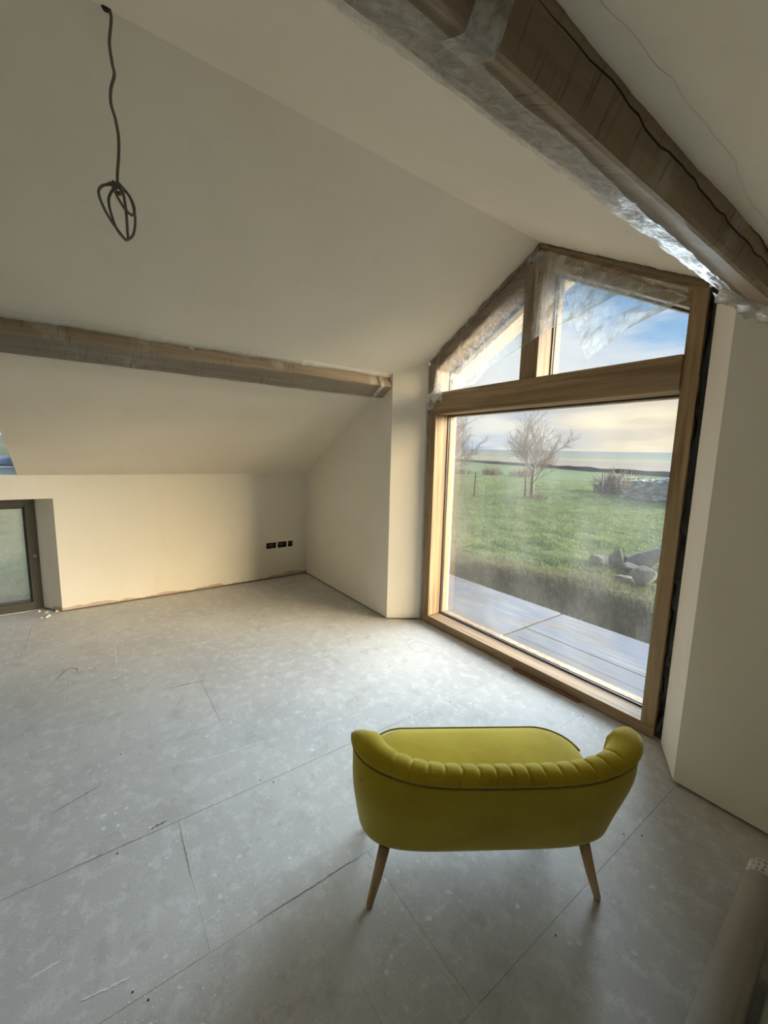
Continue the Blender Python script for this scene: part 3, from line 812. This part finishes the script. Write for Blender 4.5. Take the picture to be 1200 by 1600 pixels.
# padded fluted top and inner back
rows = []; pitch = .0545
for i in range(NU):
    f = 2*arc[i]/ARC-1; zt = ztop(f)
    tip = min(arc[i], ARC-arc[i]); rt = .13
    rnd = math.sqrt(max(0., 1-(1-min(1, tip/rt))**2)) if tip < rt else 1.
    rnd = .03+.97*rnd
    dcen = arc[i]-ARC/2; g = abs((dcen/pitch) - round(dcen/pitch))*pitch
    flute = sstep(.055, .0, abs(abs(dcen)-(.0)) - (ARC/2-.25)) if abs(dcen) > ARC/2-.25 else 1.
    groove = (math.exp(-(g/.0045)**2)*.0055+math.exp(-(g/.014)**2)*.002)*flute
    sec = [(0.0, -SEAM, .15), (-.012, -SEAM+.020, .35), (-.010, -.022, .8), (.010, -.004, 1.), (.038, .0, 1.), (.066, -.012, 1.), (.080, -.040, 1.), (.084, -.085, 1.), (.082, -.14, .9), (.070, -.20, .5), (.066, -.235, .3)]
    wide = 1+.35*sstep(.6, .95, abs(f)); sec = [(a*wide if a > 0 else a, d, gk) for a, d, gk in sec]
    cx_, cz_ = .035*wide, -.06
    r = []
    for a, d, gk in sec:
        a2 = a*rnd if a > 0 else a*rnd; d2 = d if d < -SEAM else -SEAM+(d+SEAM)*rnd
        zz = zt+d2
        nrm = Vector((a-cx_, d-cz_)); nrm = nrm/max(nrm.length, .02)
        a2 -= nrm.x*groove*gk; zz -= nrm.y*groove*gk
        r.append(plan(phis[i], zt+d2)+inward(i, zt+d2)*a2+Vector((0, 0, zz-zt-d2)))
    rows.append(r)
pd = MB().grid(rows)
ns = len(rows[0]); pd.f.append(tuple(range(ns))); pd.f.append(tuple(range((NU-1)*ns, NU*ns))[::-1])
pad_o = pd.build('fluted_pad', M_VEL, sofa, smooth=True)
pts = []
for i in range(0, NU, 3):
    f = 2*arc[i]/ARC-1; zz = ztop(f)-SEAM
    pts.append(plan(phis[i], zz)-inward(i, zz)*.003)
MB().tube(pts, .0042, 6).build('seam_piping', M_PIPE, pad_o, smooth=True, origin=(0, 0, 0))
# seat base + cushion
def rrect(hx, y0, y1, rad, n=10, rad2=.2):
    res = []
    for cx, cy, a0 in ((hx-rad, y1-rad, 0), (-hx+rad, y1-rad, 90), (-hx+rad2, y0+rad2, 180), (hx-rad2, y0+rad2, 270)):
        rr = rad if a0 < 180 else .05
        for k in range(n+1):
            if a0 >= 180: rr = rad2
            a = math.radians(a0+90*k/n); res.append((cx+rr*math.cos(a)+.008, cy+rr*math.sin(a)))
    return res
def stacked(prof, hx, y0, y1, rad):
    b = MB(); rings = []
    for ins, zz in prof:
        rings.append([(x, y, zz) for x, y in rrect(hx-ins, y0+ins, y1-ins, max(.02, rad-ins*.6), 10, max(.05, .2-ins))])
    b.grid(rings, close=True); n = len(rings[0])
    b.f.append(tuple(range(n))[::-1]); 
    top = rings[-1]; c = len(b.v)
    cx = (sum(p[0] for p in top)/n, sum(p[1] for p in top)/n, top[0][2]+.004)
    b.v.append(cx); o0 = (len(rings)-1)*n
    b.f += [(o0+j, o0+(j+1) % n, c) for j in range(n)]
    return b
stacked([(.05, ZB), (.02, ZB+.01), (.005, ZB+.035), (0, ZB+.08), (0, .345)], .41, .03, .375, .12).build('seat_base', M_VEL, sofa, smooth=True)
stacked([(.006, .345), (0, .36), (0, .405), (.004, .413), (.02, .421), (.06, .429), (.14, .434)], .432, -.02, .388, .15).build('seat_cushion', M_VEL, sofa, smooth=True)
cush = [c for c in sofa.children if c.name.startswith('seat_cushion')][0]
pp = [(x, y, .411) for x, y in rrect(.434, -.02, .390, .15)]
MB().tube(pp[:22], .0045, 6).build('cushion_piping', M_PIPE, cush, smooth=True, origin=(0, 0, 0))
for tx, ty, fx, fy in ((-.372, .035, -.418, .0), (.372, .03, .418, .0), (-.36, .29, -.40, .335), (.36, .29, .40, .335)):
    d = Vector((fx-tx, fy-ty, -ZB)); top = Vector((tx, ty, ZB+.02))
    lg = MB().tube([(tx-(fx-tx)*.1, ty-(fy-ty)*.1, ZB+.02), ((tx+fx)/2, (ty+fy)/2, ZB/2), (fx, fy, .012), (fx+(fx-tx)*.02, fy, .0005)], [.0205, .017, .0125, .0115], 14)
    lg.build('leg', M_LEG, sofa, smooth=True)

# ------------------------------------------------------------------ rolls on the floor at the right
def m_carpet():
    t = MT('grey_beige_carpet_back'); p = t.co()
    n = t.noise(p, 620, 2); n2 = t.noise(p, 7, 4)
    c = t.mix(t.ramp(n, .3, .7), (.33, .30, .255), (.45, .415, .36)); c = t.mix(t.math('MULTIPLY', t.ramp(n2, .5, .75), .4), c, (.28, .25, .20))
    t.set(c, .95); t.bump(n, .4, .003); return t.m
M_CARPET = m_carpet()
M_BAG = flat('white_printed_bag', (.68, .67, .64), .6)
M_INK = flat('black_print', (.02, .02, .02), .6)
RR = .0525
def rollpt(y): return Vector((-.2005-.0523*(y-1.256), y, RR+.001))
rc = thing('carpet_roll', 'grey beige carpet roll with a white printed end by the gable wall', 'carpet roll', (-.2, 1.0, 0))
def roll_mesh(ya, yb, r, wob=.0015, k=36):
    b = MB(); rows = []
    for i in range(31):
        y = ya+(yb-ya)*i/30; c = rollpt(y); row = []
        for j in range(k):
            an = 2*math.pi*j/k; rr = r+wob*fbm(math.cos(an)*2, y*3, math.sin(an)*2)
            row.append((c.x+rr*math.cos(an), y, c.z+rr*math.sin(an)))
        rows.append(row)
    b.grid(rows, close=True); n = len(b.v)
    b.f.append(tuple(range(k))); b.f.append(tuple(range(n-k, n))[::-1]); return b
roll_mesh(.25, 1.935, RR).build('roll', M_CARPET, rc, smooth=True)
roll_mesh(1.930, 2.010, RR-.002, .003).build('printed_end', M_BAG, rc, smooth=True)
pb = MB()   # spiral lip of the roll
rows = []
for i in range(25):
    y = .25+1.685*i/24; c = rollpt(y); e = RR+.0035
    rows.append([(c.x+e*math.cos(a), y, c.z+e*math.sin(a)) for a in (.55, .62, .75, .95)])
pb.grid(rows).build('loose_edge', M_CARPET, rc, smooth=True)
def print_text(txt, ycen, ang0, size, parent):
    cu = bpy.data.curves.new('print', 'FONT'); cu.body = txt; cu.size = size; cu.align_x = 'CENTER'
    ob = bpy.data.objects.new('print_tmp', cu); COL.objects.link(ob)
    dg = bpy.context.evaluated_depsgraph_get(); me = ob.evaluated_get(dg).to_mesh()
    vs = [tuple(v.co) for v in me.vertices]; fs = [tuple(p.vertices) for p in me.polygons]
    ob.evaluated_get(dg).to_mesh_clear(); bpy.data.objects.remove(ob); bpy.data.curves.remove(cu)
    b = MB(); e = RR+.0004; res = []
    for x, y, _ in vs:
        yy = ycen+y; an = ang0-x/e; c = rollpt(yy)
        res.append((c.x+e*math.cos(an), yy, c.z+e*math.sin(an)))
    b.add(res, fs); return b.build('printed_letters', M_INK, parent, fixn=False)
print_text('O 0 0 7', 1.985, math.radians(108), .022, rc)
print_text('0 0 3', 1.962, math.radians(112), .022, rc)
print_text('G 2 R E', 1.938, math.radians(106), .022, rc)
M_UND = flat('pale_green_underlay', (.40, .43, .35), .9)
b = MB(); rows = []
for i in range(21):
    y = .2+1.42*i/20; row = []
    for j in range(28):
        an = 2*math.pi*j/28; rr = .045+.002*fbm(math.cos(an)*2, y*4, 3+math.sin(an))
        row.append((-.078-.0523*(y-1.2)+rr*math.cos(an), y, .047+rr*math.sin(an)))
    rows.append(row)
b.grid(rows, close=True); n = len(b.v); b.f.append(tuple(range(28))); b.f.append(tuple(range(n-28, n))[::-1])
ur = thing('underlay_roll', 'pale green underlay roll lying beside the carpet roll', 'underlay roll', (-.08, .9, 0))
b.build('roll', M_UND, ur, smooth=True)
MB().tube([(-.078-.0523*(.25+.0683*i-1.2), .25+.0683*i, .047+.0462) for i in range(21)], .0012, 5).build('seam_line', M_CARPET, ur, smooth=True)

# plaster crumbs by the low window
cr = MB()
for k in range(14):
    x, y = -4.98+random.uniform(-.1, .14), -.43+random.uniform(-.06, .10); s_ = random.uniform(.006, .016)
    cr.hexa([(x-s_, y-s_, 0), (x+s_, y-s_*.7, 0), (x+s_*.8, y+s_, 0), (x-s_*.9, y+s_*.6, 0)], [(x-s_*.5, y-s_*.4, s_), (x+s_*.6, y-s_*.4, s_*1.2), (x+s_*.4, y+s_*.5, s_*.8), (x-s_*.5, y+s_*.3, s_*1.1)])
tag(cr.build('plaster_crumbs', M_CAULK, None, origin=(-4.96, -.43, 0)), 'white plaster crumbs on the floor by the low window', 'debris', None, 'stuff')

# ================================================================== outside
# deck of boards in front of the window
def m_deck():
    t = MT('wet_weathered_board'); oi = t.n('ShaderNodeObjectInfo')
    n1 = t.noise(t.pos((1.2, 16, 1)), 2, 6, .6); n2 = t.noise(t.pos((1, 2.2, 1)), 1.6, 5)
    c = t.mix(t.ramp(n1, .3, .7), (.085, .09, .108), (.165, .172, .195))
    c = t.mix(t.math('MULTIPLY', t.ramp(n2, .5, .66), .6), c, (.12, .10, .085))
    c = t.mix(t.math('MULTIPLY', t.ramp(t.noise(t.pos((.8, 2.6, 1), (0, 0, -.2), (4, 1, 0)), 2.4, 6, .6), .46, .62), .75), c, (.085, .105, .16))
    c = t.mix(t.math('MULTIPLY', oi.outputs['Random'], .35), c, (.12, .12, .13))
    t.set(c, .8, Specular_IOR_Level=.12); t.bump(n1, .2, .004); return t.m
M_DECK = m_deck()
DZ = -.10
deck = tag(MB().box(-7.2, 1.0, 2.96, 4.16, DZ-.30, DZ-.055).build('deck_frame', flat('dark_deck_joists', (.07, .055, .04), .9), None, origin=(-3, 3.5, DZ-.3)), 'weathered timber deck outside the oak window', 'deck')
yy = 2.97
for k in range(5):
    a, b_ = [(2.965, 3.025), (3.030, 3.262), (3.270, 3.498), (3.508, 3.840), (3.844, 4.185)][k]
    MB().box(-2.36, 1.0, a, b_, DZ-.05, DZ+.002*(k % 2)).build('deck_board', M_DECK, deck, bevel=.003, origin=deck.location)
MB().box(-7.2, -2.395, 2.965, 4.185, DZ-.05, DZ+.004).build('deck_sheet', M_DECK, deck, bevel=.003, origin=deck.location)
MB().box(-2.393, -2.362, 3.03, 4.2, DZ-.05, DZ-.012).build('joint_batten', M_DARK, deck, origin=deck.location)

# terrain
GZ = -.20
def crest(x): return 4.85+.55*sstep(-5.2, -3.2, x)+.18*math.sin(x*1.7)*.5+.12*math.sin(x*4.1)*.4
def height(x, y):
    r = math.hypot(x, y)
    h = GZ+.10*sstep(8, 30, r)*fbm(x*.12, y*.12)
    if r < 40: h += (.05*fbm(x*1.1, y*1.1, 2.)+.035*fbm(x*3.2, y*3.2, 5.))*sstep(4.5, 5.5, y) if y > 4 else .03*fbm(x*1.3, y*1.3)
    h += 30*sstep(170, 1700, r)+sstep(150, 800, r)*1.5*fbm(x*.004, y*.004)
    # ditch between the deck and the bank
    if -9 < x < 4:
        d = crest(x)-y
        if y > 2: h -= .78*sstep(0, .62, d)*sstep(-9, -7.5, x)
        else: h -= .78*sstep(-6.6, -6.0, x)
    return h
def axis(lo, hi, step, far, k=1.13):
    c = list(np.arange(lo, hi, step)); s_ = step; a = hi
    up = []
    while a < far: up.append(a); s_ *= k; a += s_
    dn = []; s_ = step; a = lo
    while a > -far: s_ *= k; a -= s_; dn.append(a)
    return dn[::-1]+c+up
gx, gy = axis(-9, 0.5, .13, 2600), axis(4.1, 12, .13, 2600)
rows = [[(x, y, height(x, y)) for y in gy] for x in gx]
def m_ground():
    t = MT('pasture_and_far_fields')
    p = t.pos(); xyz = t.xyz(p)
    n1 = t.noise(p, .9, 6, .65); n2 = t.noise(p, 9, 5, .7); n3 = t.noise(p, .12, 4)
    g = t.mix(t.ramp(n1, .35, .68), (.065, .092, .031), (.115, .147, .057))
    g = t.mix(t.math('MULTIPLY', t.ramp(n2, .5, .75), .55), g, (.145, .14, .075))
    g = t.mix(t.math('MULTIPLY', t.ramp(n3, .5, .7), .4), g, (.115, .125, .055))
    # rough strawy grass and soil at the bank
    dry = t.math('MULTIPLY', t.ramp(xyz[1], 6.9, 4.9), t.ramp(t.noise(p, 2.5, 5), .25, .6))
    g = t.mix(dry, g, (.15, .135, .075))
    soil = t.ramp(xyz[2], -.30, -.60)
    g = t.mix(soil, g, (.05, .045, .03))
    # bands of distant land across the hedge line, aerial haze tinted into far colours
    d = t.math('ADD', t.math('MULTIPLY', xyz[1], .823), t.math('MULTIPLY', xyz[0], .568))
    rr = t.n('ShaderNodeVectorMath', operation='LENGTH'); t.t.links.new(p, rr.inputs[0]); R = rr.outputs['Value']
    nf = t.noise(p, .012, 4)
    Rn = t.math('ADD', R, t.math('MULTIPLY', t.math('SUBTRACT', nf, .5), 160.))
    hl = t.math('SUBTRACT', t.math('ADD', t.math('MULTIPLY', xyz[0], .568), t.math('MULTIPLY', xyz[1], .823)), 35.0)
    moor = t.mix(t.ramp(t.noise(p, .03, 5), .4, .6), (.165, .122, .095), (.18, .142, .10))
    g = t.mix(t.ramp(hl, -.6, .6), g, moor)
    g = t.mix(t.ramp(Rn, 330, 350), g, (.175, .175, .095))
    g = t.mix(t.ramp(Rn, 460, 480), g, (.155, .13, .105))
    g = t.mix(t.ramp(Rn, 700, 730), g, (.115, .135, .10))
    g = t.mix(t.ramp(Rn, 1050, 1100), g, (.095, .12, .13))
    t.set(g, .95, Specular_IOR_Level=.03); t.bump(t.math('MULTIPLY', t.math('ADD', n2, n1), t.ramp(R, 22, 9)), .5, .05); return t.m
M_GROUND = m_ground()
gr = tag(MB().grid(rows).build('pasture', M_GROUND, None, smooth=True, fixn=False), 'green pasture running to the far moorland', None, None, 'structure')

# grass tufts near the window (one uncountable object)
def grass(name, n, region, hh, colmat, label, lean=.35):
    vs = []; fs = []
    for _ in range(n):
        x, y = region()
        z0 = height(x, y)-.01
        H_ = hh(x, y)*random.uniform(.5, 1.25)
        an = random.uniform(0, 6.283); la = random.gauss(0, lean)
        wd = random.uniform(.0035, .007)*(1+math.hypot(x, y)*.10)
        cx, sx = math.cos(an), math.sin(an)
        tx, ty = x+cx*H_*la-.15*H_, y+sx*H_*la
        mx, my = x+(tx-x)*.35, y+(ty-y)*.35
        b0 = len(vs)
        vs += [(x-sx*wd, y+cx*wd, z0), (x+sx*wd, y-cx*wd, z0), (mx+sx*wd*.8, my-cx*wd*.8, z0+H_*.6), (mx-sx*wd*.8, my+cx*wd*.8, z0+H_*.6), (tx, ty, z0+H_*.95)]
        fs += [(b0, b0+1, b0+2, b0+3), (b0+3, b0+2, b0+4)]
    b = MB(); b.v = vs; b.f = fs
    return tag(b.build(name, colmat, None, fixn=False), label, 'grass', None, 'stuff')
def m_grass(name, a, b_, c_):
    t = MT(name); p = t.pos()
    c = t.mix(t.ramp(t.noise(p, 1.1, 4), .35, .65), a, b_)
    c = t.mix(t.math('MULTIPLY', t.ramp(t.noise(p, 14, 3), .5, .7), .7), c, c_)
    df = t.n('ShaderNodeBsdfDiffuse'); tl = t.n('ShaderNodeBsdfTranslucent'); mx_ = t.n('ShaderNodeMixShader'); mx_.inputs[0].default_value = .45
    t.put(c, df.inputs[0]); t.put(c, tl.inputs[0]); t.t.nodes.remove(t.b)
    t.t.links.new(df.outputs[0], mx_.inputs[1]); t.t.links.new(tl.outputs[0], mx_.inputs[2]); t.t.links.new(mx_.outputs[0], t.o.inputs[0]); return t.m
def reg_field():
    while True:
        r = 5.6+34*random.random()**2.1; az = math.radians(random.uniform(-52, -13))
        x, y = r*math.sin(az), r*math.cos(az)
        if y > crest(x)+.1: return x, y
def reg_bank():
    x = random.uniform(-7.5, -.6); return x, crest(x)+random.gauss(-.05, .30)
grass('field_grass', 60000, reg_field, lambda x, y: .055+.03*fbm(x, y), m_grass('meadow_blades', (.080, .115, .038), (.165, .200, .078), (.28, .275, .15)), 'short tussocky green grass of the pasture')
grass('bank_grass', 26000, reg_bank, lambda x, y: .13+.05*fbm(x*2, y*2), m_grass('straw_blades', (.17, .15, .085), (.12, .135, .065), (.26, .225, .14)), 'long straw coloured grass hanging over the bank by the deck', .7)

# stones
def m_stone():
    t = MT('grey_lichened_stone'); oi = t.n('ShaderNodeObjectInfo'); p = t.pos()
    n1 = t.noise(p, 5, 6, .65); n2 = t.noise(p, 28, 4)
    c = t.mix(t.ramp(n1, .3, .7), (.05, .053, .052), (.105, .11, .108))
    c = t.mix(t.math('MULTIPLY', t.ramp(n2, .55, .7), .5), c, (.15, .158, .15))
    c = t.mix(t.math('MULTIPLY', oi.outputs['Random'], .35), c, (.13, .115, .095))
    t.set(c, .9); t.bump(t.math('ADD', n1, n2), .5, .02); return t.m
M_STONE = m_stone()
def stone_mesh(name, size, seed, blocky=.5):
    r2 = random.Random(seed*17.3); bm = bmesh.new()
    for _ in range(26):
        c = Vector((r2.gauss(0, 1), r2.gauss(0, 1), r2.gauss(0, 1))).normalized(); mx = max(abs(c.x), abs(c.y), abs(c.z))
        c = c.lerp(c/mx, blocky)*r2.uniform(.82, 1.05)
        bm.verts.new((c.x*size[0]/2, c.y*size[1]/2, c.z*size[2]/2))
    bmesh.ops.convex_hull(bm, input=bm.verts[:])
    bmesh.ops.delete(bm, geom=[v for v in bm.verts if not v.link_faces], context='VERTS')
    bmesh.ops.bevel(bm, geom=bm.edges[:], offset=min(size)*.035, segments=1, affect='EDGES')
    me = bpy.data.meshes.new(name); bm.to_mesh(me); bm.free(); me.materials.append(M_STONE); return me
VR = Vector((.82, .57, 0))   # roughly along the picture plane, for the stones' long axes
stones = [ # x, y, (long, deep, high), rotz, tilt, blocky, label
 (-3.40, 6.98, (.36, .26, .20), .6, (.1, 0), .35, 'low grey rock at the left end of the stone heap'),
 (-3.24, 7.22, (.20, .22, .36), .7, (.05, .08), .8, 'upright squared stone block in the heap'),
 (-3.20, 7.62, (.16, .16, .17), .5, (0, 0), .85, 'small dark cube of stone behind the upright block'),
 (-3.05, 7.90, (.22, .20, .24), .9, (.2, .1), .6, 'small pale stone at the back of the heap'),
 (-2.88, 7.40, (.64, .30, .34), .35, (-.15, -.42), .75, 'large tilted slab leaning over the heap'),
 (-2.90, 7.02, (.34, .26, .20), .9, (.1, .15), .5, 'flat stone wedged under the tilted slab'),
 (-2.46, 6.36, (.38, .32, .32), .5, (.1, .1), .35, 'rounded grey boulder at the front of the heap'),
 (-2.74, 6.42, (.38, .20, .12), .65, (0, .05), .4, 'long low stone left of the front boulder'),
 (-2.42, 7.00, (.40, .28, .22), .4, (.2, 0), .6, 'dark stone at the right end of the heap'),
]
for k, (x, y, sz, rz, tl, bl, lb) in enumerate(stones):
    o = bpy.data.objects.new('field_stone', stone_mesh('field_stone', sz, k+1.3, bl)); COL.objects.link(o)
    o.location = (x, y, height(x, y)+sz[2]*.40); o.rotation_euler = (tl[0], tl[1], rz)
    tag(o, lb, 'stone', 'stones in the heap on the pasture')

# bare trees
M_BARK = flat('grey_brown_bark', (.14, .115, .095), .9)
def make_tree(name, label, loc, H_, seed, spread=.55, limbs=9, trunk_h=.2, thin=.8):
    rnd = random.Random(seed)
    root = thing(name, label, 'tree', loc, group='bare trees in the pasture')
    MB().tube([(0, 0, -.15), (.02*H_*.3, 0, H_*trunk_h*.5), (0, .01, H_*trunk_h), (0, 0, H_*.34)], [.030*H_, .022*H_, .019*H_, .012*H_], 8).build('trunk', M_BARK, root, smooth=True, origin=(0, 0, 0))
    def grow(b, p, d, L, r, depth):
        pts = [p]; n = 4; q = p.copy(); dd = d.copy()
        for i in range(n):
            dd = (dd+Vector((rnd.gauss(0, .13), rnd.gauss(0, .13), rnd.gauss(.05, .08)))).normalized()
            q = q+dd*L/n; pts.append(q.copy())
        b.tube(pts, [r*(1-.6*i/n) for i in range(n+1)], 4 if depth > 0 else 5, cap=False)
        if depth >= 3: return
        kk = (7, 6, 5)[depth]
        for i in range(kk):
            s_ = rnd.uniform(.3, 1.0); j = min(n-1, int(s_*n)); pp = pts[j].lerp(pts[j+1], s_*n-j)
            ax = dd.orthogonal(); ax.rotate(Matrix.Rotation(rnd.uniform(0, 6.28), 3, dd))
            nd_ = (dd*1.0+ax*rnd.uniform(.45, .95)+Vector((0, 0, .30))).normalized()
            grow(b, pp, nd_, L*rnd.uniform(.45, .68), r*.5, depth+1)
    for k in range(limbs):
        a = 6.283*k/limbs+rnd.uniform(-.3, .3); el = rnd.uniform(.45, 1.35) if k > 1 else 1.5
        d = Vector((math.cos(a)*math.cos(el)*spread*1.5, math.sin(a)*math.cos(el)*spread*1.5, math.sin(el))).normalized()
        b = MB(); zb = H_*rnd.uniform(trunk_h*.75, .33)
        grow(b, Vector((0, 0, zb)), d, H_*(.26+.14*math.sin(el))*rnd.uniform(.92, 1.08), .0085*H_*thin, 0)
        b.build('limb', M_BARK, root, smooth=True, origin=(0, 0, 0), fixn=False)
    return root
make_tree('bare_tree', 'bare round headed tree standing in the middle of the pasture', (-11.36, 16.52, height(-11.36, 16.52)), 4.0, 5, .62, 12, .2)
make_tree('bare_tree', 'bare tree half hidden behind the left window jamb', (-13.95, 13.75, height(-13.95, 13.75)), 4.2, 11, .62, 10, .2)
# hedge bushes
def bush(name, label, loc, w_, h_, seed, n=70, group=None):
    rnd = random.Random(seed); b = MB(); root = thing(name, label, 'bush', loc, group=group)
    for _ in range(n):
        a = rnd.uniform(0, 6.28); x = rnd.gauss(0, w_*.22); y = rnd.gauss(0, w_*.22)
        p = Vector((x, y, 0)); d = Vector((math.cos(a)*.5+x/w_, math.sin(a)*.5+y/w_, 1)).normalized()
        L = h_*rnd.uniform(.5, 1.0)*max(.35, 1-(x*x+y*y)/(w_*w_*.6)); q = p+d*L*.5
        b.tube([p, q, q+(d+Vector((rnd.gauss(0, .3), rnd.gauss(0, .3), 0))).normalized()*L*.5], [.02*h_, .013*h_, .004*h_], 4, cap=False)
        for _k in range(4):
            s_ = p.lerp(q, rnd.uniform(.3, 1)); dd = (d+Vector((rnd.gauss(0, .7), rnd.gauss(0, .7), rnd.gauss(.2, .3)))).normalized()
            b.tube([s_, s_+dd*L*.35], [.010*h_, .003*h_], 3, cap=False)
    b.build('twigs', M_BARK, root, origin=(0, 0, 0), fixn=False)['kind'] = 'stuff'; return root
bush('bramble_clump', 'low tangle of brambles at the foot of the bare tree', (-10.9, 16.2, height(-10.9, 16.2)), 1.5, .45, 3, 60)
bush('hawthorn_bush', 'dark bare bush behind the rubble wall', (-10.9, 23.9, height(-10.9, 23.9)), 2.2, 1.75, 4, 150)
for k, (x, y) in enumerate(((-31.0, 32.3), (-28.2, 33.8), (-25.2, 35.2))):
    bush('hedge_bush', ['leftmost of three low bushes beyond the fence post', 'middle one of three low bushes beyond the fence post', 'rightmost of three low bushes, nearest the bare tree'][k], (x, y, height(x, y)), 2.6, 1.1+.15*k, 20+k, 90, 'low bushes beyond the fence')
# dark field boundary wall running into the distance
b = MB(); rows = []
M_HEDGE = flat('dark_field_wall', (.075, .075, .06), .95)
P0, P1 = Vector((-8, 48.0)), Vector((-210, 187.5))
for i in range(161):
    p = P0.lerp(P1, i/160); zz = height(p.x, p.y); h_ = .42+.12*fbm(p.x*.2, p.y*.2)+p.y*.003
    rows.append([(p.x-.3, p.y-.3, zz-.2), (p.x-.2, p.y-.2, zz+h_), (p.x+.2, p.y+.2, zz+h_), (p.x+.3, p.y+.3, zz-.2)])
tag(b.grid(rows).build('field_wall', M_HEDGE, None, origin=(P0.x, P0.y, GZ)), 'dark boundary wall crossing the fields behind the bare tree', 'field wall')
# fence posts
M_POST = flat('dark_fence_post', (.085, .07, .05), .9)
for k, (x, y, h_, lb) in enumerate(((-12.86, 14.35, 1.15, 'thin dark fence post left of the bare tree'), (-11.88, 16.76, 1.1, 'thin dark fence post against the bare tree trunk'))):
    z0 = height(x, y)
    tag(MB().tube([(x, y, z0-.2), (x+.01, y, z0+h_*.5), (x-.03*(1 if k else -1), y, z0+h_)], [.05, .045, .04], 7).build('fence_post', M_POST, None, smooth=True, origin=(x, y, z0)), lb, 'post', 'fence posts in the pasture')
# gate
gt = thing('field_gate', 'galvanised tubular field gate beside the rubble wall', 'gate', (-9.9, 21.2, GZ))
gA, gB = Vector((-10.35, 20.9, height(-10.3, 20.9))), Vector((-9.15, 22.0, height(-9.1, 22.0)))
for k in range(6):
    zz = .15+.17*k
    MB().tube([gA+Vector((0, 0, zz)), gB+Vector((0, 0, zz))], .016, 6).build('rail', M_STEEL, gt, smooth=True)
for s_ in (0, .5, 1):
    p = gA.lerp(gB, s_); MB().tube([p+Vector((0, 0, -.05)), p+Vector((0, 0, 1.05))], .03, 6).build('upright', M_STEEL, gt, smooth=True)
# rubble wall
rw_ = thing('rubble_wall', 'collapsed dry stone wall of pale rubble at the right of the pasture', 'stone wall', (-8.3, 21.5, GZ))
b = MB(); rnd = random.Random(4)
def ico(seed):
    bm = bmesh.new(); bmesh.ops.create_icosphere(bm, subdivisions=1, radius=1)
    r2 = random.Random(seed)
    v = [tuple((c.co*(.75+.5*r2.random()))) for c in bm.verts]; f = [tuple(x.index for x in p.verts) for p in bm.faces]; bm.free(); return v, f
small = [ico(k) for k in range(6)]
for k in range(900):
    t_ = rnd.random(); p = Vector((-9.6, 22.6)).lerp(Vector((-4.5, 19.6)), t_)
    h_ = rnd.random()**.9*(.85+.55*t_); off = rnd.gauss(0, .22*(1.5-h_))
    x, y = p.x-.5*off, p.y-.86*off
    v, f = small[k % 6]; s_ = rnd.uniform(.07, .17); an = rnd.uniform(0, 6.28)
    z0 = height(x, y)+h_*.95
    b.add([(x+s_*1.4*(q[0]*math.cos(an)-q[1]*math.sin(an)), y+s_*1.2*(q[0]*math.sin(an)+q[1]*math.cos(an)), z0+s_*.7*q[2]) for q in v], f)
def m_rubble():
    t = MT('pale_rubble'); p = t.pos(); n = t.noise(p, 6, 4)
    v = t.voro(p, 3.5, out=1); bw = t.n('ShaderNodeRGBToBW'); t.t.links.new(v, bw.inputs[0])
    c = t.mix(bw.outputs[0], (.22, .20, .165), (.72, .67, .60)); c = t.mix(t.math('MULTIPLY', n, .4), c, (.22, .195, .135)); t.set(c, .95); return t.m
o = b.build('rubble_stones', m_rubble(), rw_, fixn=False); o['kind'] = 'stuff'
